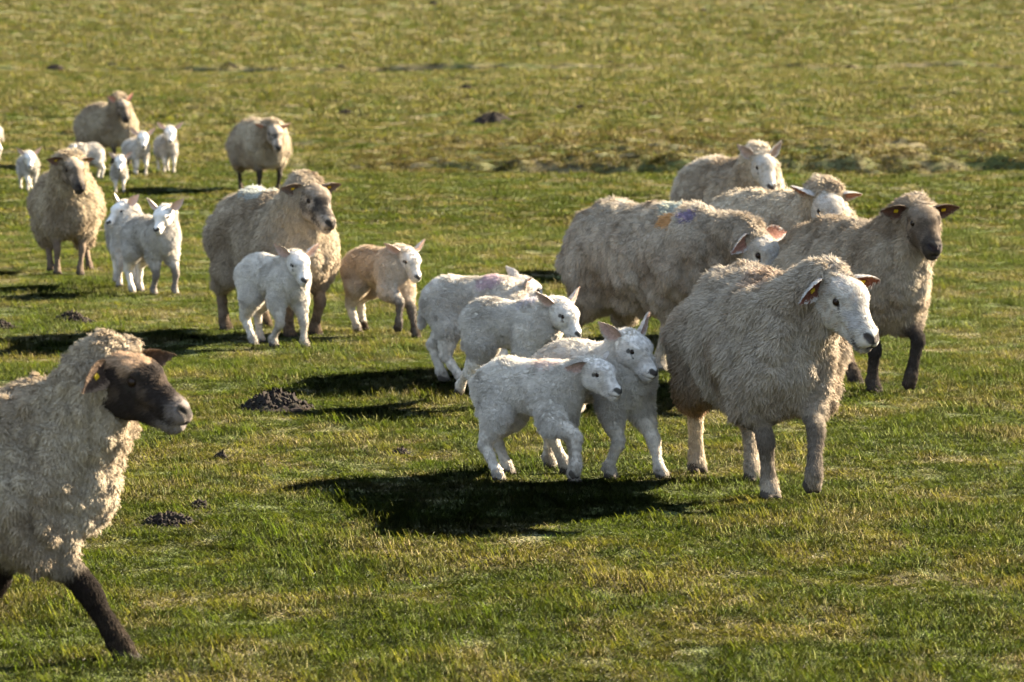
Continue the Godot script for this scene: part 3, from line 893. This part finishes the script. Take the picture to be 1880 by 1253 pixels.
	add_animal(far_lamb.merged({"name": "lamb", "label": "small white lamb seen from behind the round ewe's head", "cat": "lamb", "group": lambs,
		"px": [158, 332], "yaw": 150.0, "top": [139, 265, 0.08], "hyaw": 190.0, "hpitch": 15.0, "s": 0.82, "hs": 1.25, "feet": [0.0, 0.0, 0.0, 0.0], "ears": [[Vector3(-0.2, 0.25, 0.9), Vector3(0.8, 0.0, 0.3)], [Vector3(-0.2, 0.25, 0.9), Vector3(0.8, 0.0, 0.3)]]}, true))
	add_animal(far_lamb.merged({"name": "lamb", "label": "small white lamb with grey nose facing out before the far ewe", "cat": "lamb", "group": lambs,
		"px": [219, 354], "yaw": 82.0, "top": [220, 284, 0.21], "hyaw": 88.0, "hpitch": 24.0, "s": 0.64, "hs": 1.45, "feet": [0.0, 0.02, 0.0, 0.0]}, true))
	add_animal(far_lamb.merged({"name": "lamb", "label": "small white lamb standing at the far ewe's chest", "cat": "lamb", "group": lambs,
		"px": [250, 324], "yaw": 60.0, "top": [262, 243, 0.21], "hyaw": 78.0, "hpitch": 24.0, "s": 0.84, "hs": 1.3, "feet": [0.0, 0.02, 0.0, 0.0]}, true))
	add_animal(far_lamb.merged({"name": "lamb", "label": "small white lamb standing alone with its ears out, beside the far ewe's lambs", "cat": "lamb", "group": lambs,
		"px": [305, 322], "yaw": 72.0, "top": [312, 236, 0.21], "hyaw": 82.0, "hpitch": 24.0, "s": 0.86, "hs": 1.3, "feet": [0.0, 0.02, 0.0, 0.0]}, true))
	# a lamb between the ewes, only its back and an ear show
	add_animal(far_lamb.merged({"name": "lamb", "label": "lamb hidden between the ewes, only its back and one ear showing", "cat": "lamb", "group": lambs,
		"px": [1300, 520], "yaw": 20.0, "top": [1341, 385, 0.08], "hyaw": 30.0, "hpitch": 20.0, "s": 1.02, "feet": [0.0, 0.0, 0.0, 0.0], "ears": [[Vector3(-0.6, 0.45, 0.7), Vector3(0.7, -0.4, 0.2)], up_ear]}, true))
	# a lamb cut off by the edge of the picture
	add_animal(far_lamb.merged({"name": "lamb", "label": "lamb walking out of the pasture view, only its rump showing", "cat": "lamb", "group": lambs,
		"px": [-33, 300], "yaw": 170.0, "top": [-75, 240, 0.05], "hyaw": 170.0, "hpitch": 20.0, "s": 0.98, "feet": [0.0, 0.0, 0.0, 0.0]}, true))


# ---------------------------------------------------------------- grass
func tuft_mesh(seed_: int, blades: int, spread: float, long: float, wide: float, lean: float, m: Material) -> ArrayMesh:
	var r := RandomNumberGenerator.new()
	r.seed = seed_
	var V := PackedVector3Array()
	var N := PackedVector3Array()
	var C := PackedColorArray()
	var T := PackedInt32Array()
	for b in blades:
		var a := r.randf() * TAU
		var p := Vector3(cos(r.randf() * TAU), 0, sin(r.randf() * TAU)) * spread * sqrt(r.randf())
		var out := Vector3(cos(a), 0, sin(a))
		var side := out.cross(Vector3.UP)
		var L := long * r.randf_range(0.45, 1.25)
		var w := wide * r.randf_range(0.7, 1.2)
		var bend := lean * r.randf_range(0.3, 1.4)
		var up := r.randf_range(0.1, 0.9) * lean
		var tone := r.randf_range(0.75, 1.2)
		var c := Color(tone, tone, tone)
		var kind := r.randf()
		if kind < 0.16: c = Color(1.7, 1.35, 2.2) * tone           # dead, straw-coloured blades
		elif kind < 0.30: c = Color(1.35, 1.12, 0.9) * tone
		elif kind < 0.42: c = Color(0.6, 0.75, 0.75) * tone
		c.a = 1.0
		var first := V.size()
		var dirn := (Vector3.UP + out * up).normalized()
		var q := p - Vector3.UP * 0.006
		var segs := 3
		for sgm in segs + 1:
			var u := float(sgm) / segs
			var ww := w * (1.0 - u * u) + 0.0002
			var nn := side.cross(dirn).normalized()
			if sgm < segs:
				V.append(q - side * ww)
				V.append(q + side * ww)
				N.append(nn)
				N.append(nn)
				C.append(c)
				C.append(c)
			else:
				V.append(q)
				N.append(nn)
				C.append(c)
			q += dirn * (L / segs)
			dirn = (dirn + out * bend * 0.55 - Vector3.UP * bend * 0.22).normalized()
		for sgm in segs - 1:
			var i := first + sgm * 2
			T.append_array(PackedInt32Array([i, i + 1, i + 2, i + 1, i + 3, i + 2]))
		var e := first + (segs - 1) * 2
		T.append_array(PackedInt32Array([e, e + 1, e + 2]))
	return array_mesh(V, N, C, T, m)

func straw_at(x: float, z: float) -> float:
	# 0 fresh green ... 1 dead straw; the ground beyond the ditch is drier
	var n := patch.get_noise_2d(x, z) + 0.55 * patch.get_noise_2d(x * 3.1 + 30.0, z * 3.1) + 0.6 * patch.get_noise_2d(x * 4.3 + 7.0, z * 2.6 - 60.0)
	var dry := 0.46 if -z > 37.4 + n * 6.0 else 0.0
	return clampf(0.22 + dry + n * 1.5, 0.0, 1.0)

func grass_color(x: float, z: float, r: float, r2: float) -> Color:
	var k := straw_at(x, z)
	var green := Color(0.142, 0.200, 0.060).lerp(Color(0.208, 0.248, 0.082), r)
	var straw := Color(0.42, 0.345, 0.175).lerp(Color(0.52, 0.42, 0.25), r)
	return green.lerp(straw, clampf(k * 0.72 + (r2 - 0.5) * 0.5, 0.0, 1.0))

func scatter(zone: int) -> void:
	var Z: Dictionary = zones[zone]
	var rng := RandomNumberGenerator.new()
	rng.seed = 900 + zone
	var bufs := []
	for i in Z.meshes:
		bufs.append(PackedFloat32Array())
	var half := 0.5 * 1880.0 / F * 1.5
	var d0: float = Z.d0
	var d1: float = Z.d1
	var n: int = Z.count
	for i in n:
		# even over the trapezium that the view covers, with a margin at the sides
		var d := sqrt(lerpf(d0 * d0, d1 * d1, rng.randf()))
		var x := rng.randf_range(-1.0, 1.0) * (half * d + 0.5)
		var z := -d
		var thin := bare.get_noise_2d(x, z) + 0.6 * bare.get_noise_2d(x * 3.0, z * 3.0 + 20.0)
		var rr := rng.randf()
		var r2 := rng.randf()
		var r3 := rng.randf()
		var r4 := rng.randf()
		var r5 := rng.randf()
		var keep := sm(-0.95, -0.58, thin)
		if r3 > keep + 0.08: continue
		var inside := false
		for m in mound_xz:
			var ddx := x - m.x
			var ddz := z - m.z
			if ddx * ddx + ddz * ddz < m.y * m.y * 0.7:
				inside = true
				break
		if inside: continue
		var tall := 0.75 + 0.55 * hill.get_noise_2d(x * 3.0 + 11.0, z * 3.0) + 0.35 * lump.get_noise_2d(x, z)
		tall = clampf(tall, 0.35, 1.5) * (1.0 if r5 < 0.9 else 1.7)
		var bank := sm(35.6, 37.0, d) * sm(44.0, 39.0, d) * sm(-3.0, 0.5, x)
		tall += bank * 0.7 * r4
		var sc: float = Z.scale * (0.75 + 0.5 * r4)
		var yw := r5 * TAU
		var cx := cos(yw) * sc
		var sx := sin(yw) * sc
		var c := grass_color(x, z, rr, r2)
		if bank > 0.3 and r2 < 0.5: c = c.lerp(Color(0.24, 0.165, 0.085), 0.75)
		if d > 40.0:
			var tus := lump.get_noise_2d(x * 0.9 + 300.0, z * 0.55) + 0.3 * (r2 - 0.5)
			if tus > 0.40:
				tall += 1.3 * r4
		var kind := mini(int(r3 / (keep + 0.081) * Z.meshes), Z.meshes - 1)
		var b: PackedFloat32Array = bufs[kind]
		b.append_array(PackedFloat32Array([cx, 0.0, sx, x, 0.0, sc * tall * 0.85, 0.0, land(x, z), -sx, 0.0, cx, z, c.r, c.g, c.b, 1.0]))
		bufs[kind] = b
	zone_out[zone] = bufs


func copies(called: String, mesh: Mesh, buf: PackedFloat32Array, parent: Node) -> MultiMeshInstance3D:
	var mm := MultiMesh.new()
	mm.transform_format = MultiMesh.TRANSFORM_3D
	mm.use_colors = true
	mm.mesh = mesh
	mm.instance_count = buf.size() / 16
	mm.buffer = buf
	var o := MultiMeshInstance3D.new()
	o.name = called
	o.multimesh = mm
	parent.add_child(o, true)
	o.set_meta("kind", "stuff")
	return o


# ---------------------------------------------------------------- wool lock shapes
func lock_mesh(m: Material, sd: int, strands: int, half: float) -> ArrayMesh:
	# a small tuft of wool: crimped strands lying side by side, about one unit across
	var r := RandomNumberGenerator.new()
	r.seed = sd
	var V := PackedVector3Array()
	var C := PackedColorArray()
	var T := PackedInt32Array()
	for n in strands:
		var o := Vector3(r.randf_range(-0.62, 0.62), r.randf_range(-0.65, 0.25), r.randf_range(-0.10, 0.10))
		var d := Vector3(r.randf_range(-0.30, 0.30), 1.0, r.randf_range(-0.20, 0.28)).normalized()
		var L := r.randf_range(0.65, 1.15)
		var w := half * r.randf_range(0.75, 1.3)
		var tone := r.randf_range(0.78, 1.16)
		var ph := r.randf() * TAU
		var first := V.size()
		for k in 5:
			var u := k / 4.0
			var p := o + d * (u * L) + Vector3(sin(ph + u * 7.0) * 0.06, 0, 0.10 * sin(u * PI) - 0.10 * u)
			var ww: float = w * [0.8, 1.0, 0.95, 0.7, 0.25][k]
			for i in 4:
				var a := TAU * i / 4.0 + 0.6
				V.append(p + Vector3(cos(a) * ww, 0, sin(a) * ww * 0.8))
				C.append(Color(tone, tone, tone))
		for k in 4:
			for i in 4:
				var a := first + k * 4 + i
				var b := first + k * 4 + (i + 1) % 4
				T.append_array(PackedInt32Array([a, a + 4, b, b, a + 4, b + 4]))
	return array_mesh(V, smooth_normals(V, T), C, T, m)

func fibre_mesh(m: Material) -> ArrayMesh:
	# a wisp of four crimped strands
	var r := RandomNumberGenerator.new()
	r.seed = 5
	var V := PackedVector3Array()
	var C := PackedColorArray()
	var T := PackedInt32Array()
	for n in 5:
		var o := Vector3(r.randf_range(-0.16, 0.16), -0.1, r.randf_range(-0.12, 0.12))
		var d := Vector3(r.randf_range(-0.3, 0.3), 1.0, r.randf_range(-0.35, 0.2)).normalized()
		var curve := Vector3(r.randf_range(-0.5, 0.5), -0.2, r.randf_range(-0.6, 0.2))
		var first := V.size()
		for k in 5:
			var u := k / 4.0
			var p := o + d * u * r.randf_range(0.95, 1.0) + curve * u * u * 0.5
			var w := 0.045 * (1.0 - u * 0.8)
			for i in 3:
				var a := TAU * i / 3.0
				V.append(p + Vector3(cos(a), 0, sin(a)) * w)
				C.append(Color.WHITE)
		for k in 4:
			for i in 3:
				var a := first + k * 3 + i
				var b := first + k * 3 + (i + 1) % 3
				T.append_array(PackedInt32Array([a, a + 3, b, b, a + 3, b + 3]))
	return array_mesh(V, smooth_normals(V, T), C, T, m)


# ---------------------------------------------------------------- molehills
func molehill(px: float, py: float, wide: float, high: float, label: String, soil: Material, sd: int) -> void:
	var p := on_land(px, py)
	var r := wide * 0.5
	var rng := RandomNumberGenerator.new()
	rng.seed = sd
	var V := PackedVector3Array()
	var C := PackedColorArray()
	var T := PackedInt32Array()
	var S := 44
	var K := 16
	V.append(Vector3(0, high, 0))
	for k in range(1, K + 1):
		var t := float(k) / K
		for i in S:
			var a := TAU * i / S
			var dir := Vector2(cos(a), sin(a))
			var rr := r * t * (1.0 + 0.28 * fine.get_noise_3d(dir.x * 4.0 + sd, dir.y * 4.0, 0.0))
			var q := Vector3(dir.x * rr, 0, dir.y * rr)
			var n1 := fine.get_noise_3d(q.x * 55.0 + sd, q.z * 55.0, sd * 3.0)
			var n2 := fine.get_noise_3d(q.x * 160.0 + sd, q.z * 160.0, sd * 5.0)
			var y := high * (pow(cos(minf(t, 1.0) * PI * 0.5), 1.25)) * (1.0 + 0.35 * n1) + (n1 * 0.012 + n2 * 0.014) * (1.15 - t * 0.4)
			if k == K: y = -0.02
			V.append(Vector3(q.x + n2 * 0.006, y, q.z + n1 * 0.006))
	for i in S:
		T.append_array(PackedInt32Array([0, 1 + i, 1 + (i + 1) % S]))
	for k in K - 1:
		for i in S:
			var a := 1 + k * S + i
			var b := 1 + k * S + (i + 1) % S
			T.append_array(PackedInt32Array([a, a + S, b, b, a + S, b + S]))
	# crumbs and clods lying on and round it
	for n in int(90 + wide * 500):
		var a := rng.randf() * TAU
		var t := sqrt(rng.randf()) * 1.25
		var cr := rng.randf_range(0.003, 0.008) * (1.5 if rng.randf() < 0.12 else 1.0)
		var y := high * maxf(0.0, cos(minf(t, 1.0) * PI * 0.5)) * 0.98 + 0.004
		var c := Vector3(cos(a) * r * t, y, sin(a) * r * t)
		var first := V.size()
		for e in [Vector3(1, 0, 0), Vector3(-1, 0, 0), Vector3(0, 1, 0), Vector3(0, -1, 0), Vector3(0, 0, 1), Vector3(0, 0, -1)]:
			V.append(c + e * cr * rng.randf_range(0.7, 1.4))
		for f in [[0, 2, 4], [4, 2, 1], [1, 2, 5], [5, 2, 0], [4, 3, 0], [1, 3, 4], [5, 3, 1], [0, 3, 5]]:
			T.append_array(PackedInt32Array([first + f[0], first + f[1], first + f[2]]))
	for v in V:
		var b := rng.randf_range(0.75, 1.25)
		C.append(Color(0.017 * b, 0.0135 * b, 0.0105 * b))
	var o := MeshInstance3D.new()
	o.name = numbered("molehill")
	o.mesh = array_mesh(V, smooth_normals(V, T), C, T, soil)
	o.position = p - Vector3(0, 0.006, 0)
	add_child(o)
	tag(o, label, "molehill", "molehills on the pasture")


func noise_texture(freq: float, kind: int, oct: int, sd: int, normal := false) -> NoiseTexture2D:
	var n := FastNoiseLite.new()
	n.noise_type = kind
	n.frequency = freq
	n.fractal_octaves = oct
	n.seed = sd
	var t := NoiseTexture2D.new()
	t.noise = n
	t.width = 512
	t.height = 512
	t.seamless = true
	return t


func _ready():
	# ---------------- camera, sky, sun, exposure
	var cam := Camera3D.new()
	cam.name = "camera"
	cam.position = Vector3(0, EYE, 0)
	cam.rotation.x = -tilt
	cam.near = 0.1
	cam.far = 2000.0
	var att := CameraAttributesPhysical.new()
	att.frustum_focal_length = 124.5
	att.frustum_focus_distance = 12.3
	att.exposure_aperture = 8.0
	cam.attributes = att
	cam.fov = rad_to_deg(2.0 * atan(626.5 / F))
	add_child(cam)

	var env := Environment.new()
	env.background_mode = Environment.BG_SKY
	var sky := ProceduralSkyMaterial.new()
	sky.sky_top_color = Color(0.495, 0.56, 0.645)
	sky.sky_horizon_color = Color(0.60, 0.64, 0.66)
	sky.sky_curve = 0.12
	sky.ground_bottom_color = Color(0.18, 0.18, 0.10)
	sky.ground_horizon_color = Color(0.45, 0.5, 0.45)
	sky.sun_angle_max = 20.0
	sky.sky_energy_multiplier = 1.0
	env.background_energy_multiplier = 0.48
	env.sky = Sky.new()
	env.sky.sky_material = sky
	env.tonemap_mode = Environment.TONE_MAPPER_LINEAR
	env.tonemap_exposure = 10.0
	env.sdfgi_enabled = true
	env.ssao_enabled = true
	env.ssil_enabled = true
	var we := WorldEnvironment.new()
	we.name = "environment"
	we.environment = env
	add_child(we)

	var sun := DirectionalLight3D.new()
	sun.name = "sun"
	sun.light_energy = 1.6
	sun.light_color = Color(1.0, 0.935, 0.825)
	sun.light_angular_distance = 0.5
	sun.shadow_enabled = true
	sun.look_at_from_position(Vector3(1.80, 1.0, -0.97), Vector3.ZERO, Vector3.UP)
	add_child(sun)

	# ---------------- noises
	hill.seed = 3; hill.frequency = 0.35; hill.fractal_octaves = 2
	lump.seed = 8; lump.frequency = 2.2; lump.fractal_octaves = 2
	patch.seed = 21; patch.frequency = 0.9; patch.fractal_octaves = 3
	bare.seed = 33; bare.frequency = 1.7; bare.fractal_octaves = 2
	fine.seed = 5; fine.frequency = 1.0; fine.noise_type = FastNoiseLite.TYPE_SIMPLEX; fine.fractal_octaves = 2
	cells.seed = 9; cells.frequency = 14.0; cells.noise_type = FastNoiseLite.TYPE_CELLULAR
	cells.cellular_return_type = FastNoiseLite.RETURN_DISTANCE2_SUB
	cells.cellular_jitter = 0.9; cells.fractal_type = FastNoiseLite.FRACTAL_NONE

	# ---------------- materials
	var grain := noise_texture(0.06, FastNoiseLite.TYPE_SIMPLEX, 3, 4)
	var soil := StandardMaterial3D.new()
	soil.vertex_color_use_as_albedo = true
	soil.roughness = 1.0
	soil.metallic_specular = 0.25
	var turf := StandardMaterial3D.new()
	turf.vertex_color_use_as_albedo = true
	turf.roughness = 1.0
	turf.metallic_specular = 0.2
	turf.heightmap_enabled = true
	turf.heightmap_texture = grain
	turf.heightmap_scale = 2.0
	turf.uv1_triplanar = true
	turf.uv1_world_triplanar = true
	turf.uv1_scale = Vector3(1.6, 1.6, 1.6)
	var blade := StandardMaterial3D.new()
	blade.vertex_color_use_as_albedo = true
	blade.roughness = 0.42
	blade.metallic_specular = 0.26
	blade.backlight_enabled = true
	blade.backlight = Color(0.95, 1.0, 0.55)
	blade.cull_mode = BaseMaterial3D.CULL_DISABLED
	var wool := StandardMaterial3D.new()
	wool.vertex_color_use_as_albedo = true
	wool.roughness = 0.95
	wool.metallic_specular = 0.2
	wool.backlight_enabled = true
	wool.backlight = Color(0.42, 0.385, 0.34)
	var hide := StandardMaterial3D.new()
	hide.vertex_color_use_as_albedo = true
	hide.roughness = 0.8
	hide.metallic_specular = 0.16
	hide.heightmap_enabled = true
	hide.heightmap_texture = grain
	hide.heightmap_scale = 0.22
	hide.uv1_triplanar = true
	hide.uv1_scale = Vector3(9, 9, 9)
	hide.rim_enabled = true
	hide.rim = 0.06
	hide.rim_tint = 0.5
	var eye_m := StandardMaterial3D.new()
	eye_m.albedo_color = Color(0.13, 0.085, 0.05)
	eye_m.roughness = 0.3
	eye_m.metallic_specular = 0.3
	var tag_m := StandardMaterial3D.new()
	tag_m.albedo_color = Color(0.66, 0.55, 0.03)
	tag_m.roughness = 0.45

	# ---------------- the land: one sheet to the horizon
	var zs := PackedFloat32Array()
	var d := -40.0
	while d < 900.0:
		zs.append(d)
		if d < 6.0: d += 2.0
		elif d < 24.0: d += 0.09
		elif d < 36.0: d += 0.14
		elif d < 39.0: d += 0.06
		elif d < 48.0: d += 0.16
		elif d < 77.0: d += 0.2
		elif d < 82.0: d += 0.08
		elif d < 100.0: d += 0.2
		elif d < 180.0: d += 0.5
		else: d += 20.0
	var NX := 250
	var gv := PackedVector3Array()
	var gc := PackedColorArray()
	var gt := PackedInt32Array()
	for dz in zs:
		for i in NX + 1:
			var u := float(i) / NX * 2.0 - 1.0
			var wide := clampf(dz, 12.0, 150.0) * 0.30
			var x := u * wide if absf(u) < 0.86 else signf(u) * (0.86 * wide + pow((absf(u) - 0.86) / 0.14, 2.2) * 500.0)
			gv.append(Vector3(x, land(x, -dz) if absf(x) < 120.0 else land(signf(x) * 120.0, -dz), -dz))
			var n := fine.get_noise_2d(x * 7.0, dz * 7.0)
			var k := straw_at(x, -dz)
			var c := Color(0.072, 0.084, 0.030).lerp(Color(0.145, 0.118, 0.066), k * 0.85)
			c *= 1.0 + 0.35 * n
			c.a = 1.0
			gc.append(c)
	for r in zs.size() - 1:
		for i in NX:
			var a := r * (NX + 1) + i
			var b := a + NX + 1
			gt.append_array(PackedInt32Array([a, b, a + 1, a + 1, b, b + 1]))
	var ground := MeshInstance3D.new()
	ground.name = "ground"
	ground.mesh = array_mesh(gv, smooth_normals(gv, gt), gc, gt, turf)
	ground.set_meta("kind", "structure")
	add_child(ground)

	# ---------------- where molehills lie: x, y, width, height in metres, label
	mounds = [
		[505, 752, 0.34, 0.075, "wide dark molehill in front of the trotting tan lamb's shadow"],
		[130, 590, 0.22, 0.045, "low dark molehill in front of the round ewe's shadow"],
		[-2, 601, 0.16, 0.035, "molehill beside the round ewe's shadow, at its outer end"],
		[312, 962, 0.20, 0.035, "crumbled molehill beside the striding black-faced ewe"],
		[366, 930, 0.07, 0.018, "small heap of soil just behind the crumbled molehill"],
		[905, 224, 0.6, 0.12, "molehill on the slope beyond the ditch bank, with a rounded top"],
		[1562, 128, 0.34, 0.10, "dark molehill beside the rut at the foot of the rise"],
		[565, 100, 0.30, 0.08, "small dark molehill above the rut"],
		[855, 163, 0.34, 0.07, "flat molehill between the ditch bank and the rut"],
		[352, 203, 0.28, 0.05, "low molehill behind the far ewe standing alone"],
		[100, 126, 0.5, 0.09, "long low molehill lying on the rut"],
		[795, 8, 0.5, 0.12, "molehill high up on the rise"],
		[1800, 250, 0.3, 0.06, "molehill on top of the ditch bank"],
		[635, 208, 0.26, 0.05, "small molehill on the slope behind the far ewe standing alone"],
		[405, 842, 0.05, 0.02, "fist-sized clod of soil lying in the grass"],
		[735, 833, 0.06, 0.018, "little scrape of soil next to the lambs' shadows"],
		[60, 204, 0.3, 0.05, "molehill beyond the far lambs"],
		[420, 122, 0.4, 0.08, "broad molehill on the rut"],
		[625, 125, 0.3, 0.07, "low molehill beside the broad one on the rut"],
		[205, 123, 0.42, 0.09, "molehill on the rut behind the far ewe"],
		[432, 206, 0.2, 0.05, "pair of soil crumbs behind the lone far ewe's back"],
		[1120, 118, 0.34, 0.07, "molehill just above the middle of the rut"],
		[1430, 60, 0.36, 0.08, "molehill on the open rise above the raised-eared ewe"],
		[1290, 20, 0.36, 0.08, "small molehill near the top of the rise"],
		[1660, 168, 0.28, 0.06, "small molehill on the flat between bank and rut"],
		[1065, 200, 0.26, 0.05, "flat soil heap beyond the ditch bank"],
		[250, 60, 0.4, 0.08, "molehill on the rise far behind the ewe holding its head high"],
	]
	for m in mounds:
		var p := on_land(m[0], m[1])
		mound_xz.append(Vector3(p.x, m[2] * 0.5, p.z))
	for i in mounds.size():
		var m: Array = mounds[i]
		molehill(m[0], m[1], m[2], m[3], m[4], soil, 60 + i)

	# ---------------- heads, bodies and fleeces, worked out on several cores
	var t0 := Time.get_ticks_msec()
	flock()
	built.resize(animals.size())
	var job := WorkerThreadPool.add_group_task(build_head, 2, -1, true)
	WorkerThreadPool.wait_for_group_task_completion(job)
	job = WorkerThreadPool.add_group_task(build_animal, animals.size(), -1, true)
	WorkerThreadPool.wait_for_group_task_completion(job)
	var staple := lock_mesh(wool, 11, 16, 0.078)
	var wisp := fibre_mesh(wool)
	var ball := SphereMesh.new()
	ball.radius = 1.0
	ball.height = 2.0
	ball.radial_segments = 20
	ball.rings = 10
	ball.material = eye_m
	var tagmesh := BoxMesh.new()
	tagmesh.size = Vector3(0.014, 0.018, 0.003)
	tagmesh.material = tag_m
	var total := 0
	for i in animals.size():
		var A: Dictionary = animals[i]
		var b: Dictionary = built[i]
		var o := Node3D.new()
		o.name = numbered(A.name)
		add_child(o)
		o.position = A.root + Vector3(0, land(A.root.x, A.root.z) - 0.012, 0)
		o.rotation.y = -deg_to_rad(A.yaw)
		tag(o, A.label, A.cat, A.group)
		var body := MeshInstance3D.new()
		body.name = "body"
		body.mesh = array_mesh(b.v, b.n, b.c, b.t, hide)
		o.add_child(body)
		copies("fleece", staple, b.buf, o)
		if b.hair.size() > 0:
			copies("short_hair", staple, b.hair, o)
		if b.fib.size() > 0:
			copies("wool_wisps", wisp, b.fib, o)
		for e in b.eyes:
			var eye := MeshInstance3D.new()
			eye.name = "eye"
			eye.mesh = ball
			eye.position = e
			eye.scale = Vector3.ONE * b.eye_r
			o.add_child(eye, true)
		for tt in b.tags:
			var et := MeshInstance3D.new()
			et.name = "ear_tag"
			et.mesh = tagmesh
			et.transform = tt
			o.add_child(et, true)
		total += (b.buf.size() + b.fib.size()) / 16

	# ---------------- grass
	zones = [
		{"d0": 7.6, "d1": 12.0, "count": 58000, "scale": 1.0, "meshes": 4, "set": 0},
		{"d0": 12.0, "d1": 17.0, "count": 76000, "scale": 1.0, "meshes": 4, "set": 0},
		{"d0": 17.0, "d1": 27.0, "count": 118000, "scale": 1.15, "meshes": 4, "set": 0},
		{"d0": 27.0, "d1": 48.0, "count": 112000, "scale": 1.0, "meshes": 3, "set": 1},
		{"d0": 48.0, "d1": 85.0, "count": 98000, "scale": 1.7, "meshes": 3, "set": 1},
		{"d0": 85.0, "d1": 165.0, "count": 98000, "scale": 3.0, "meshes": 3, "set": 1},
	]
	zone_out.resize(zones.size())
	job = WorkerThreadPool.add_group_task(scatter, zones.size(), -1, true)
	WorkerThreadPool.wait_for_group_task_completion(job)
	var sets := [[], []]
	for i in 4: sets[0].append(tuft_mesh(100 + i, 22, 0.042, [0.027, 0.035, 0.046, 0.032][i], 0.0009, [1.7, 1.3, 0.9, 2.2][i], blade))
	for i in 3: sets[1].append(tuft_mesh(200 + i, 34, 0.085, [0.04, 0.05, 0.06][i], 0.0026, [1.7, 1.3, 2.0][i], blade))
	var sward := Node3D.new()
	sward.name = "grass"
	add_child(sward)
	tag(sward, "short grazed pasture grass with green and straw-coloured blades", "grass", "", "stuff")
	for zi in zones.size():
		for k in zones[zi].meshes:
			var buf: PackedFloat32Array = zone_out[zi][k]
			if buf.size() == 0: continue
			total += buf.size() / 16
			copies("grass_tufts", sets[zones[zi].set][k], buf, sward)
	print("copies ", total, "  ", Time.get_ticks_msec() - t0)
